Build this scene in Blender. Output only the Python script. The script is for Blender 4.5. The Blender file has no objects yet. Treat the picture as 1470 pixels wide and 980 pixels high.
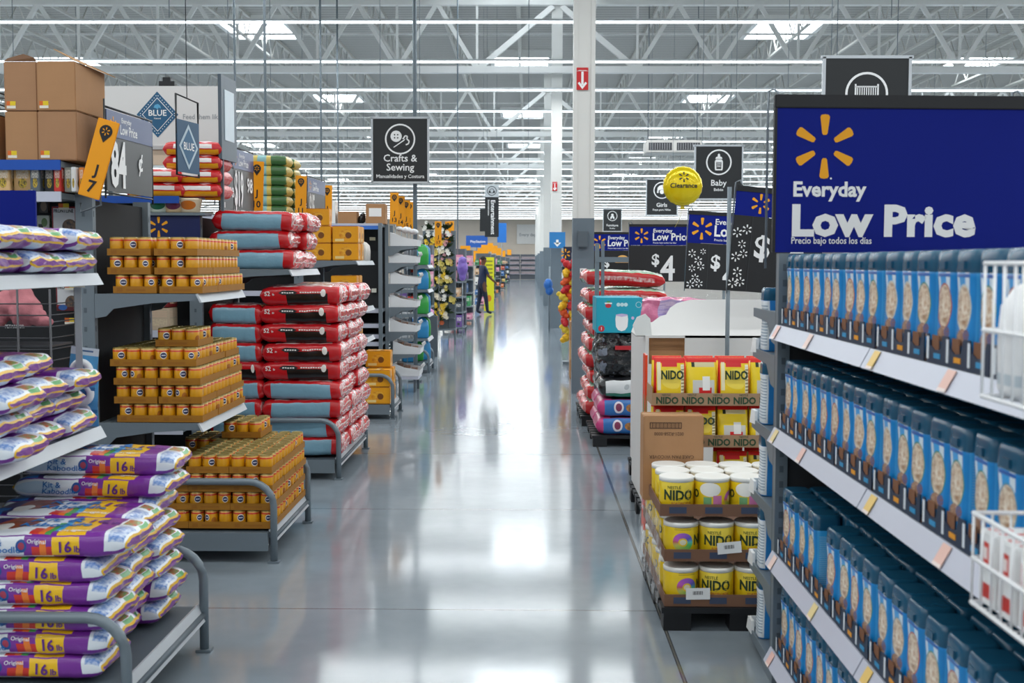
import bpy, bmesh, math, random
from mathutils import Vector, Matrix, noise
PI = math.pi
R = random.Random(7)
SC = bpy.context.scene
COL = SC.collection

# ------------------------------------------------------------------ camera
F, VX, VY, CAMH = 1700.0, 758.0, 376.0, 1.6
fy = Vector((VX - 735, 490 - VY, F)).normalized()          # world +Y seen from the camera (right, up, forward)
zc = Vector((0.0035, 1.0, 0.0)); zc = (zc - fy * zc.dot(fy)).normalized()
xc = Vector((zc.y*fy.z - zc.z*fy.y, zc.z*fy.x - zc.x*fy.z, zc.x*fy.y - zc.y*fy.x))
if xc.x < 0: xc = -xc
camd = bpy.data.cameras.new('camera'); cam = bpy.data.objects.new('camera', camd); COL.objects.link(cam)
camd.sensor_width = 36.0; camd.lens = F * 36.0 / 1470.0; camd.clip_end = 400
right = Vector((xc.x, fy.x, zc.x)); up = Vector((xc.y, fy.y, zc.y)); fwd = Vector((xc.z, fy.z, zc.z))
cam.matrix_world = Matrix(((right.x, up.x, -fwd.x, 0), (right.y, up.y, -fwd.y, 0), (right.z, up.z, -fwd.z, CAMH), (0, 0, 0, 1)))
camd.dof.use_dof = True; camd.dof.focus_distance = 8.5; camd.dof.aperture_fstop = 5.6
SC.camera = cam
def at(px, py, Y):
    """a pixel of the photograph at depth Y -> world point"""
    d = right * (px - 735) + up * (490 - py) + fwd * F
    t = Y / d.y
    return Vector((d.x * t, Y, CAMH + d.z * t))

# ------------------------------------------------------------------ light and exposure
SC.view_settings.view_transform = 'Standard'; SC.view_settings.look = 'None'
SC.view_settings.gamma = 1.0; SC.view_settings.use_curve_mapping = False
SC.view_settings.exposure = 0.0
SC.cycles.sample_clamp_indirect = 6.0
wd = bpy.data.worlds.new('world'); SC.world = wd; wd.use_nodes = True
wd.node_tree.nodes['Background'].inputs[0].default_value = (0.93, 0.97, 1.0, 1)
wd.node_tree.nodes['Background'].inputs[1].default_value = 0.45
ROWS = [4.4 + 3.9 * k for k in range(-3, 28)]
for i, y in enumerate(ROWS):
    ld = bpy.data.lights.new('strip_lamp', 'AREA'); ld.shape = 'RECTANGLE'; ld.size = 52; ld.size_y = 0.14
    ld.energy = 760; ld.color = (0.96, 0.99, 1.0)
    lo = bpy.data.objects.new('strip_lamp', ld); COL.objects.link(lo); lo.location = (0, y, 5.53)

# ------------------------------------------------------------------ materials
MATS = {}
def lin(c):
    if isinstance(c, str):
        c = tuple(int(c[i:i+2], 16) / 255 for i in (0, 2, 4))
        return tuple(x / 12.92 if x <= 0.04045 else ((x + 0.055) / 1.055) ** 2.4 for x in c) + (1,)
    return tuple(c) + (1,) if len(c) == 3 else tuple(c)
class NT:
    def __init__(s, m): s.t = m.node_tree; s.t.nodes.clear()
    def n(s, typ, **k):
        o = s.t.nodes.new(typ)
        for a, b in k.items(): setattr(o, a, b)
        return o
    def l(s, a, b): s.t.links.new(a, b)
    def put(s, sock, v):
        if hasattr(v, 'is_linked') or hasattr(v, 'links'): s.l(v, sock)
        else: sock.default_value = v
    def math(s, op, a, b=0.0, c=None):
        o = s.n('ShaderNodeMath', operation=op); s.put(o.inputs[0], a); s.put(o.inputs[1], b)
        if c is not None: s.put(o.inputs[2], c)
        return o.outputs[0]
    def mix(s, f, a, b):
        o = s.n('ShaderNodeMix', data_type='RGBA'); s.put(o.inputs[0], f); s.put(o.inputs[6], a); s.put(o.inputs[7], b)
        return o.outputs[2]
    def noise(s, vec, scale, detail=3):
        o = s.n('ShaderNodeTexNoise'); o.inputs['Scale'].default_value = scale; o.inputs['Detail'].default_value = detail
        if vec is not None: s.l(vec, o.inputs['Vector'])
        return o.outputs[0]
def newmat(name):
    m = bpy.data.materials.new(name); m.use_nodes = True
    return m, NT(m)
def finish(t, col, rough=0.5, metal=0.0, bump=None, coat=0.0, spec=0.5, alpha=None, emit=None):
    p = t.n('ShaderNodeBsdfPrincipled'); o = t.n('ShaderNodeOutputMaterial')
    t.put(p.inputs['Base Color'], col); t.put(p.inputs['Roughness'], rough); p.inputs['Metallic'].default_value = metal
    p.inputs['Coat Weight'].default_value = coat; p.inputs['Specular IOR Level'].default_value = spec
    if alpha is not None: t.put(p.inputs['Alpha'], alpha)
    if emit: p.inputs['Emission Color'].default_value = lin(emit[0]); p.inputs['Emission Strength'].default_value = emit[1]
    if bump is not None:
        b = t.n('ShaderNodeBump'); b.inputs['Strength'].default_value = bump[1]; b.inputs['Distance'].default_value = bump[2]
        t.l(bump[0], b.inputs['Height']); t.l(b.outputs[0], p.inputs['Normal'])
    t.l(p.outputs[0], o.inputs[0])
def mat(c, rough=0.5, metal=0.0, var=0.06, scale=9.0, bump=0.0, coat=0.0, spec=0.5, alpha=None, emit=None):
    """one plain procedural material per colour: slight noise in tone, optional bump"""
    key = (c, rough, metal, var, scale, bump, coat, spec, alpha, emit)
    if key in MATS: return MATS[key]
    m, t = newmat('paint_' + (c if isinstance(c, str) else 'c%d' % len(MATS)))
    tc = t.n('ShaderNodeTexCoord').outputs['Object']
    nz = t.noise(tc, scale)
    b = lin(c); lo = tuple(x * (1 - var) for x in b[:3]) + (1,); hi = tuple(min(1, x * (1 + var)) for x in b[:3]) + (1,)
    col = t.mix(nz, lo, hi)
    bp = (t.noise(tc, scale * 6), 0.4, bump) if bump else None
    finish(t, col, rough, metal, bp, coat, spec, alpha, emit)
    MATS[key] = m
    return m
def printmat(name, base, layers, rough=0.4, coat=0.0, bump=None, metal=0.0):
    """a printed pack: layers drawn over a base colour in UV space.
    ('r',u0,v0,u1,v1,col) ('e',cu,cv,ru,rv,col) ('g',cu,cv,ru,rv,col,inner) ring; ('l',u0,v0,u1,v1,n,col) text lines; col may be (c1,c2,scale) noise"""
    m, t = newmat(name)
    uv = t.n('ShaderNodeUVMap').outputs[0]; sp = t.n('ShaderNodeSeparateXYZ'); t.l(uv, sp.inputs[0])
    u, v = sp.outputs[0], sp.outputs[1]
    def colour(c):
        if isinstance(c, tuple) and isinstance(c[0], str):
            nz = t.noise(uv, c[2], 4)
            st = t.math('MULTIPLY_ADD', nz, 3.0, -1.0); o = t.n('ShaderNodeClamp'); t.l(st, o.inputs[0])
            return t.mix(o.outputs[0], lin(c[0]), lin(c[1]))
        return lin(c)
    def box(u0, v0, u1, v1):
        a = t.math('GREATER_THAN', u, u0); b = t.math('LESS_THAN', u, u1); c = t.math('GREATER_THAN', v, v0); d = t.math('LESS_THAN', v, v1)
        return t.math('MULTIPLY', t.math('MULTIPLY', a, b), t.math('MULTIPLY', c, d))
    def ell(cu, cv, ru, rv):
        a = t.math('DIVIDE', t.math('SUBTRACT', u, cu), ru); b = t.math('DIVIDE', t.math('SUBTRACT', v, cv), rv)
        return t.math('ADD', t.math('MULTIPLY', a, a), t.math('MULTIPLY', b, b))
    col = colour(base)
    if not hasattr(col, 'links'):
        nz = t.noise(uv, 7); b = col
        col = t.mix(nz, tuple(x * .93 for x in b[:3]) + (1,), tuple(min(1, x * 1.06) for x in b[:3]) + (1,))
    for L in layers:
        k = L[0]
        if k == 'r': mask = box(*L[1:5]); c = L[5]
        elif k == 'e': mask = t.math('LESS_THAN', ell(*L[1:5]), 1.0); c = L[5]
        elif k == 'g':
            d = ell(*L[1:5]); mask = t.math('MULTIPLY', t.math('LESS_THAN', d, 1.0), t.math('GREATER_THAN', d, L[6] ** 2)); c = L[5]
        elif k == 'h':   # colour wheel ring split by angle into hues
            d = ell(*L[1:5]); mask = t.math('MULTIPLY', t.math('LESS_THAN', d, 1.0), t.math('GREATER_THAN', d, 0.2))
            a = t.math('ARCTAN2', t.math('SUBTRACT', v, L[2]), t.math('SUBTRACT', u, L[1]))
            hs = t.n('ShaderNodeCombineColor', mode='HSV'); t.l(t.math('MULTIPLY_ADD', a, 0.159, 0.5), hs.inputs[0]); hs.inputs[1].default_value = .8; hs.inputs[2].default_value = .6
            col = t.mix(mask, col, hs.outputs[0]); continue
        elif k == 'l':
            fr = t.math('FRACT', t.math('MULTIPLY', v, L[5] / (L[4] - L[2])))
            mask = t.math('MULTIPLY', box(*L[1:5]), t.math('LESS_THAN', fr, 0.45)); c = L[6]
        col = t.mix(mask, col, colour(c))
    bp = None
    if bump: bp = (t.noise(t.n('ShaderNodeTexCoord').outputs['Object'], bump[0], 3), bump[1], 0.01)
    finish(t, col, rough, metal, bp, coat)
    return m

# ------------------------------------------------------------------ mesh building
class MB:
    def __init__(s): s.v, s.f, s.mi, s.uv, s.sm = [], [], [], [], []
    def face(s, idx, m=0, uv=None, smooth=False):
        s.f.append(tuple(idx)); s.mi.append(m); s.uv.append(uv); s.sm.append(smooth)
    def box(s, x0, x1, y0, y1, z0, z1, m=0, M=None):
        b = len(s.v)
        for p in ((x0,y0,z0),(x1,y0,z0),(x1,y1,z0),(x0,y1,z0),(x0,y0,z1),(x1,y0,z1),(x1,y1,z1),(x0,y1,z1)):
            s.v.append(M @ Vector(p) if M else Vector(p))
        U = [(0,0),(1,0),(1,1),(0,1)]
        for q in ((3,2,1,0),(4,5,6,7),(0,1,5,4),(1,2,6,5),(2,3,7,6),(3,0,4,7)):
            s.face([b + i for i in q], m, U)
        return s
    def bar(s, p0, p1, w, h, m=0, upv=(0,0,1)):
        p0, p1 = Vector(p0), Vector(p1); d = p1 - p0; L = d.length; d.normalize(); u = Vector(upv)
        if abs(d.dot(u)) > 0.98: u = Vector((0, 1, 0))
        r = d.cross(u).normalized(); u = r.cross(d).normalized()
        M = Matrix(((r.x, d.x, u.x, p0.x), (r.y, d.y, u.y, p0.y), (r.z, d.z, u.z, p0.z), (0,0,0,1)))
        return s.box(-w/2, w/2, 0, L, -h/2, h/2, m, M)
    def tube(s, pts, r, n=8, m=0, cap=True, closed=False):
        pts = [Vector(p) for p in pts]; rings = []; N = len(pts)
        for i, p in enumerate(pts):
            a = pts[(i-1) % N] if closed or i else p; b = pts[(i+1) % N] if closed or i < N-1 else p
            d = (b - a).normalized(); u = Vector((0,0,1)) if abs(d.z) < 0.9 else Vector((0,1,0))
            x = d.cross(u).normalized(); y = x.cross(d).normalized(); base = len(s.v)
            rr = r[i] if isinstance(r, (list, tuple)) else r
            for k in range(n):
                t = 2*PI*k/n; s.v.append(p + x*math.cos(t)*rr + y*math.sin(t)*rr)
            rings.append(base)
        for i in range(N if closed else N-1):
            a, b = rings[i], rings[(i+1) % N]
            for k in range(n): s.face((a+k, a+(k+1)%n, b+(k+1)%n, b+k), m, None, True)
        if cap and not closed:
            s.face([rings[0]+k for k in range(n)][::-1], m); s.face([rings[-1]+k for k in range(n)], m)
        return s
    def rings(s, rs, m=0, smooth=True, uvs=None, cap0=None, cap1=None, mfun=None):
        """rs: rings of equal-length point lists; uvs: (list of u per point incl. wrap, list of v per ring)"""
        n = len(rs[0]); b0 = len(s.v)
        for r in rs:
            for p in r: s.v.append(Vector(p))
        for i in range(len(rs)-1):
            for k in range(n):
                a, b = b0+i*n, b0+(i+1)*n; k2 = (k+1) % n
                uv = None
                if uvs: uv = [(uvs[0][k], uvs[1][i]), (uvs[0][k+1], uvs[1][i]), (uvs[0][k+1], uvs[1][i+1]), (uvs[0][k], uvs[1][i+1])]
                s.face((a+k, a+k2, b+k2, b+k), mfun(i, k) if mfun else m, uv, smooth)
        if cap0 is not None: s.face([b0+k for k in range(n)][::-1], cap0, [(.5, 0)] * n)
        if cap1 is not None: s.face([b0+(len(rs)-1)*n+k for k in range(n)], cap1, [(.5, 1)] * n)
        return s
    def poly(s, pts, th=None, m=0, axis=None):
        """flat polygon, extruded by vector th when given"""
        b = len(s.v); n = len(pts)
        for p in pts: s.v.append(Vector(p))
        if th is None: s.face(range(b, b+n), m); return s
        th = Vector(th)
        for p in pts: s.v.append(Vector(p) + th)
        s.face([b+i for i in range(n)][::-1], m); s.face([b+n+i for i in range(n)], m)
        for i in range(n): s.face((b+i, b+(i+1)%n, b+n+(i+1)%n, b+n+i), m)
        return s
    def add(s, vs, fs, m=0, fn=None):
        b = len(s.v)
        for p in vs: s.v.append(Vector(fn(p)) if fn else Vector(p))
        for f in fs: s.face([b+i for i in f], m)
        return s
    def mesh(s, name, mats, bevel=0.0, recalc=True):
        me = bpy.data.meshes.new(name)
        me.from_pydata([tuple(v) for v in s.v], [], s.f)
        if not isinstance(mats, (list, tuple)): mats = [mats]
        for m in mats: me.materials.append(m)
        me.polygons.foreach_set('material_index', s.mi); me.polygons.foreach_set('use_smooth', s.sm)
        if any(u is not None for u in s.uv):
            lay = me.uv_layers.new(name='UVMap'); flat = []
            for f, u in zip(s.f, s.uv):
                for k in range(len(f)): flat += list(u[k]) if u else [0, 0]
            lay.data.foreach_set('uv', flat)
        if recalc or bevel:
            bm = bmesh.new(); bm.from_mesh(me)
            if recalc: bmesh.ops.recalc_face_normals(bm, faces=bm.faces)
            if bevel: bmesh.ops.bevel(bm, geom=[e for e in bm.edges if len(e.link_faces) == 2 and e.calc_face_angle(0) > 0.6], offset=bevel, segments=2, affect='EDGES', clamp_overlap=True)
            bm.to_mesh(me); bm.free()
        me.update()
        return me
    def build(s, name, mats, parent=None, loc=(0,0,0), rz=0, bevel=0.0, recalc=True):
        return obj(name, s.mesh(name, mats, bevel, recalc), parent, loc, rz)
def obj(name, me, parent=None, loc=(0,0,0), rz=0):
    o = bpy.data.objects.new(name, me); COL.objects.link(o); o.location = loc
    if isinstance(rz, (tuple, list)): o.rotation_euler = rz
    else: o.rotation_euler = (0, 0, rz)
    if parent is not None: o.parent = parent
    return o
def tag(o, label=None, cat=None, group=None, kind=None):
    if label: o['label'] = label
    if cat: o['category'] = cat
    if group: o['group'] = group
    if kind: o['kind'] = kind
    return o
def thing(name, label, cat, loc=(0,0,0), rz=0, group=None):
    o = bpy.data.objects.new(name, None); COL.objects.link(o); o.empty_display_size = 0.1
    o.location = loc
    o.rotation_euler = rz if isinstance(rz, (tuple, list)) else (0, 0, rz)
    return tag(o, label, cat, group)
def struct(o, label=None, cat=None):
    return tag(o, label, cat, None, 'structure')
def dup(src, loc, rz=0, label=None, group=None):
    c = src.copy(); COL.objects.link(c); c.location = loc
    c.rotation_euler = rz if isinstance(rz, (tuple, list)) else (0, 0, rz)
    if label: c['label'] = label
    if group: c['group'] = group
    def kids(a, b):
        for ch in list(a.children):
            d = ch.copy(); COL.objects.link(d); d.parent = b; kids(ch, d)
    kids(src, c)
    return c
class Kind:
    """the first placing uses the built thing itself, every later one a copy"""
    def __init__(s, root): s.root = root; s.used = False
    def put(s, loc, rz=0, label=None, group=None):
        if s.used: return dup(s.root, loc, rz, label, group)
        s.used = True; o = s.root; o.location = loc
        o.rotation_euler = rz if isinstance(rz, (tuple, list)) else (0, 0, rz)
        if label: o['label'] = label
        if group: o['group'] = group
        return o
ORD = ['first', 'second', 'third', 'fourth', 'fifth', 'sixth', 'seventh', 'eighth', 'ninth', 'tenth', 'eleventh', 'twelfth',
       'thirteenth', 'fourteenth', 'fifteenth', 'sixteenth', 'seventeenth', 'eighteenth', 'nineteenth', 'twentieth']

# ------------------------------------------------------------------ lettering and marks
TXT = {}
def text_geo(s, bold=0.0, align='LEFT', space=1.0):
    key = (s, bold, align, space)
    if key not in TXT:
        cu = bpy.data.curves.new('t', 'FONT'); cu.body = s; cu.size = 1.0; cu.offset = bold; cu.resolution_u = 2
        cu.align_x = align; cu.space_character = space
        ob = bpy.data.objects.new('t', cu); me = ob.to_mesh()
        vs = [v.co.copy() for v in me.vertices]; fs = [tuple(p.vertices) for p in me.polygons]
        ob.to_mesh_clear(); bpy.data.objects.remove(ob); bpy.data.curves.remove(cu)
        TXT[key] = (vs, fs)
    return TXT[key]
def put_text(mb, s, fn, size, x=0, y=0, bold=0.012, align='LEFT', m=0, sx=1.0, space=1.0):
    """letters of cap height about 0.7*size on the surface fn(x, y)"""
    vs, fs = text_geo(s, bold, align, space)
    mb.add(vs, fs, m, lambda p: fn(x + p.x * size * sx, y + p.y * size))
def flat(o, ux, uy, off=0.0):
    o, ux, uy = Vector(o), Vector(ux).normalized(), Vector(uy).normalized(); n = ux.cross(uy) * off
    return lambda x, y: o + ux * x + uy * y + n
def spark(mb, fn, r, x=0, y=0, m=0, inner=0.36, w0=0.085, w1=0.15):
    for k in range(6):
        a = PI/2 + k * PI/3; c, s_ = math.cos(a), math.sin(a); pts = []
        prof = [(inner, -w0*.6), (inner+.05, -w0), (0.92, -w1), (0.98, -w1*.75), (1.0, 0), (0.98, w1*.75), (0.92, w1), (inner+.05, w0), (inner, w0*.6)]
        for q, t in prof: pts.append(fn(x + r*(q*c - t*s_), y + r*(q*s_ + t*c)))
        mb.poly(pts, None, m)
def disc(mb, fn, r, x=0, y=0, m=0, n=24, ry=None):
    mb.poly([fn(x + r*math.cos(2*PI*k/n), y + (ry or r)*math.sin(2*PI*k/n)) for k in range(n)], None, m)
def ring(mb, fn, r, w, x=0, y=0, m=0, n=32):
    b = len(mb.v)
    for k in range(n):
        c, s_ = math.cos(2*PI*k/n), math.sin(2*PI*k/n)
        mb.v.append(Vector(fn(x+(r-w)*c, y+(r-w)*s_))); mb.v.append(Vector(fn(x+r*c, y+r*s_)))
    for k in range(n):
        j = (k+1) % n; mb.face((b+2*k, b+2*k+1, b+2*j+1, b+2*j), m)
def rect(mb, fn, x0, y0, x1, y1, m=0):
    mb.poly([fn(x0,y0), fn(x1,y0), fn(x1,y1), fn(x0,y1)], None, m)
def rrect(hx, hy, r, n=5):
    """outline of a rounded rectangle, counter-clockwise from the +x side; plus its arc fractions"""
    pts = []
    for cx, cy, a0 in ((hx-r, hy-r, 0), (-hx+r, hy-r, PI/2), (-hx+r, -hy+r, PI), (hx-r, -hy+r, 1.5*PI)):
        for k in range(n+1):
            a = a0 + PI/2*k/n; pts.append((cx + r*math.cos(a), cy + r*math.sin(a)))
    i0 = 0
    pts = [(hx, 0.0)] + pts
    d = [0.0]
    for i in range(len(pts)): 
        a, b = pts[i], pts[(i+1) % len(pts)]; d.append(d[-1] + math.hypot(b[0]-a[0], b[1]-a[1]))
    return pts, [q/d[-1] for q in d]

# common materials
STEEL = mat('77838b', 0.45, 0.25, 0.05, 4)
STEELD = mat('59646c', 0.5, 0.2, 0.06, 4)
RAIL = mat('c4c8d6', 0.35, 0.0, 0.03)
DARKB = mat('2a2c30', 0.7, 0, 0.12, 3)
PEG = mat('26282b', 0.8, 0, 0.15, 5)
BLACK = mat('14161a', 0.5, 0, 0.1)
WHITE = mat('f0f1f0', 0.5, 0, 0.03)
INK = mat('f4f5f5', 0.55, 0, 0.0)
INKD = mat('15171b', 0.55, 0, 0.0)
YEL = mat('f6a906', 0.5, 0, 0.02)
NAVY = mat('021a80', 0.6, 0, 0.05, 2, 0.0, 0.0, 0.2)
SIGNB = mat('1b1f22', 0.5, 0, 0.06, 3)
GREYFR = mat('c3c9ce', 0.4, 0.1, 0.03)
WIRE = mat('8a9299', 0.35, 0.7, 0.03)
WIREW = mat('eef0f2', 0.35, 0.0, 0.02)
CARD = mat('b0845c', 0.8, 0, 0.10, 6, 0.002)
CARDL = mat('c49a6c', 0.8, 0, 0.08, 6, 0.002)
CARDD = mat('6b4a30', 0.85, 0, 0.12, 6)
ORANGE = mat('f5a100', 0.45, 0, 0.03)

# ================================================================== THE SETTING
def floor_mat():
    m, t = newmat('polished_concrete')
    tc = t.n('ShaderNodeTexCoord').outputs['Object']; sp = t.n('ShaderNodeSeparateXYZ'); t.l(tc, sp.inputs[0])
    n1 = t.noise(tc, 0.9, 5); n2 = t.noise(tc, 7.0, 6)
    k = t.math('ADD', t.math('MULTIPLY', n1, 0.65), t.math('MULTIPLY', n2, 0.35))
    rp = t.n('ShaderNodeValToRGB'); t.l(k, rp.inputs[0])
    rp.color_ramp.elements[0].position = 0.3; rp.color_ramp.elements[0].color = lin('818c95')
    rp.color_ramp.elements[1].position = 0.72; rp.color_ramp.elements[1].color = lin('939da4')
    # saw joints: across the aisle every 2.215 m and one long one beside the pallets
    fr = t.math('FRACT', t.math('DIVIDE', t.math('ADD', sp.outputs[1], -0.935 + 2.215/2), 2.215))
    ja = t.math('LESS_THAN', t.math('ABSOLUTE', t.math('SUBTRACT', fr, 0.5)), 0.0021)
    jb = t.math('LESS_THAN', t.math('ABSOLUTE', t.math('SUBTRACT', sp.outputs[0], 0.606)), 0.0085)
    jc = t.math('LESS_THAN', t.math('ABSOLUTE', t.math('SUBTRACT', sp.outputs[0], 0.606)), 0.003)
    col = t.mix(t.math('MULTIPLY', ja, 0.75), rp.outputs[0], lin('33383d'))
    col = t.mix(jb, col, lin('4a4f52')); col = t.mix(jc, col, lin('6d6a62'))
    ro = t.math('MULTIPLY_ADD', n1, 0.05, 0.075)
    finish(t, col, ro, 0, None, 0.0, 0.75)
    return m
mb = MB(); mb.box(-30, 30, -18, 118, -0.1, 0, 0)
struct(mb.build('floor', floor_mat()), 'polished grey concrete shop floor with saw-cut joints')
WALL = mat('d8cdc0', 0.8, 0, 0.05, 1)
for nm, b in (('wall_back', (-30, 30, 116, 116.3, 0, 9)), ('wall_left', (-30.3, -30, -18, 116, 0, 9)), ('wall_right', (30, 30.3, -18, 116, 0, 9))):
    struct(MB().box(*b).build(nm, WALL))
# ribbed roof deck
def deck_mat():
    m, t = newmat('ribbed_deck')
    tc = t.n('ShaderNodeTexCoord').outputs['Object']; sp = t.n('ShaderNodeSeparateXYZ'); t.l(tc, sp.inputs[0])
    w = t.math('LESS_THAN', t.math('FRACT', t.math('MULTIPLY', sp.outputs[1], 3.2)), 0.35)
    col = t.mix(w, lin('bdbbb6'), lin('a2a09c'))
    finish(t, col, 0.65)
    return m
struct(MB().box(-30, 30, -18, 116, 8.6, 8.8).build('ceiling', deck_mat()), 'grey ribbed metal roof deck high above the aisle')
BEAM = mat('f5f5f2', 0.5, 0, 0.05, 2)
BEAMG = mat('dad8d2', 0.55, 0, 0.06, 2)
# girders along X at every column line: bottom chord, top chord, diagonals and verticals
mb = MB()
mb.box(-28, 28, -0.09, 0.09, 6.12, 6.28, 0); mb.box(-28, 28, -0.09, 0.09, 7.72, 7.86, 0)
for k in range(-14, 15):
    x = k * 1.92 + 0.68
    if abs(k) == 0: continue
    for s_ in (-1, 1):
        if abs(k) == 1 and s_ * k < 0:
            mb.bar((x, 0, 6.2), (0.68 + 0.1*k, 0, 7.7), 0.12, 0.13); continue
        mb.bar((x, 0, 6.2), (x + s_*0.96, 0, 7.78), 0.09, 0.1)
    mb.bar((x, 0, 6.2), (x, 0, 7.78), 0.055, 0.055)
gird = mb.mesh('girder', BEAM)
for i in range(1, 8):
    struct(obj('girder', gird, None, (0, 14.4 * i, 0)), 'white steel roof girder %s from the front' % ORD[i-1])
# bar joists along Y
mb = MB(); mb.box(-0.05, 0.05, 0, 14.4, 8.5, 8.6, 0)
for s_ in (-1, 1): mb.box(0.012*s_-0.022, 0.012*s_+0.022, 0.3, 14.1, 7.86, 7.92, 0)
for k in range(12):
    y = 0.6 + k * 1.2 * 0.92
    mb.bar((0, y, 7.9), (0, y + 0.55, 8.52), 0.03, 0.03); mb.bar((0, y + 0.55, 8.52), (0, y + 1.1, 7.9), 0.03, 0.03)
joist = mb.mesh('joist', BEAMG)
for i in range(1, 8):
    for k in range(-12, 13):
        struct(obj('joist', joist, None, (k * 1.92 + 0.68 + 0.96, 14.4 * i, 0)))
# cross bracing between joists: long white tubes under the deck
for i in range(1, 8):
    for q in (4.8, 9.6):
        mb = MB(); mb.bar((-26, 14.4*i + q, 7.95), (26, 14.4*i + q, 7.95), 0.05, 0.05); struct(mb.build('bridging', BEAM))
# skylights
SKYL = mat('f4fbff', 0.4, 0, 0.0, emit=('eef8ff', 7.0))
n = 0
for k in range(-3, 4):
    for q in range(8):
        x = -0.25 + k * 7.68; y = (26.6 if k % 2 == 0 else 21) + 14.4 * q - (14.4 if k % 2 else 0)
        if y < 12 or y > 112: continue
        n += 1
        w = MB().box(-0.9, 0.9, -1.15, 1.15, 8.42, 8.5, 0).build('window_%d' % n, SKYL, None, (x, y, 0)); struct(w)
        f = MB()
        for a, b in (((-0.98, -1.22), (0.98, -1.22)), ((0.98, -1.22), (0.98, 1.22)), ((0.98, 1.22), (-0.98, 1.22)), ((-0.98, 1.22), (-0.98, -1.22))):
            f.bar((a[0], a[1], 8.48), (b[0], b[1], 8.48), 0.14, 0.24)
        f.build('window_frame', BEAM, w)
# continuous strip lights
LENS = mat('ffffff', 0.3, 0, 0.0, emit=('f2fbff', 3.6))
HOUS = mat('dfe3e4', 0.4, 0, 0.02)
HANG = MB().bar((0, 0, 0.1), (0, 0, 3.06), 0.012, 0.012).mesh('hanger', WIRE)
for i, y in enumerate(ROWS):
    if y < 14: continue
    r = thing('strip_light', 'continuous white strip light hung across the hall, row %d from the front' % (i - 5), 'ceiling light', (0, y, 5.55), 0, 'strip light rows')
    MB().box(-26, 26, -0.045, 0.045, 0.04, 0.075).build('housing', HOUS, r)
    l = MB()
    l.rings([[(x, 0.036*math.cos(a), 0.04 - 0.035*math.sin(a)) for a in [PI*k/6 for k in range(7)]] for x in (-26, 26)], 0, True)
    l.build('lens', LENS, r, recalc=False)
    for k in range(-2, 3): obj('hanger', HANG, r, (k*6.0, 0, 0))
# columns
COLW = mat('dcdcd8', 0.5, 0, 0.04, 2); COLG = mat('66737d', 0.55, 0, 0.06, 2)
RED = mat('c8161d', 0.45, 0, 0.03)
for i in range(1, 8):
    c = bpy.data.objects.new('column', None); COL.objects.link(c); c.location = (0.66 + 0.01*i, 14.4 * i + 0.13, 0)
    struct(c, 'square roof column, white above grey paint, %s along the aisle' % ORD[i-1])
    m_ = MB(); m_.box(-0.115, 0.115, -0.115, 0.115, 2.13, 8.5); m_.box(-0.13, -0.08, -0.13, 0.13, 2.13, 8.5); m_.box(0.08, 0.13, -0.13, 0.13, 2.13, 8.5)
    m_.build('shaft', COLW, c)
    m_ = MB(); m_.box(-0.13, 0.13, -0.13, 0.13, 0, 2.13); m_.build('painted_base', COLG, c)
# red arrow plate on the near column, grey box and bay number
def col_sign(i, py0, py1, wpx, Y):
    Y0 = 14.4 * i - 0.002
    a, b = at(833 if i == 1 else 789, py0, Y0), at(833 if i == 1 else 789, py1, Y0)
    s_ = thing('arrow_sign', ('large' if i == 1 else 'small') + ' red plate with white down arrow on the white column', 'sign', (0.645 if i == 1 else 0.64, Y0 + 0.0, b.z), 0, None)
    h = a.z - b.z; w = h * 0.53
    MB().box(-w/2, w/2, -0.004, 0, 0, h).build('plate', RED, s_)
    l = MB(); f = flat((0, -0.005, 0), (1,0,0), (0,0,1))
    rect(l, f, -w*.1, h*.22, w*.1, h*.82); l.poly([f(-w*.4, h*.3), f(0, h*.03), f(w*.4, h*.3), f(w*.25, h*.36), f(0, h*.18), f(-w*.25, h*.36)])
    rect(l, f, -w*.35, h*.86, w*.35, h*.88)
    rect(l, f, -w*.5, h*.84, w*.5, h*.852)
    l.build('arrow', INK, s_)
col_sign(1, 97, 129, 16, 14.4)
col_sign(2, 261, 274, 9, 28.8)
s_ = thing('junction_box', 'small grey metal box mounted on grey column base', 'electrical box', (0.66, 14.393, 1.78))
MB().box(-0.06, 0.06, -0.07, 0, 0, 0.2).build('body', COLG, s_, bevel=0.006)
MB().box(-0.055, 0.055, -0.075, -0.07, 0.01, 0.19).build('cover', STEELD, s_)
s_ = thing('bay_marker', 'white square bay marker reading E3 on grey column', 'sign', (0.67, 14.398, 1.45))
MB().box(-0.04, 0.04, -0.004, 0, 0, 0.075).build('plate', WHITE, s_)
l = MB(); put_text(l, 'E3', flat((0, -0.005, 0.02), (1,0,0), (0,0,1)), 0.055, 0, 0, 0.02, 'CENTER'); l.build('lettering', INKD, s_)

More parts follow.
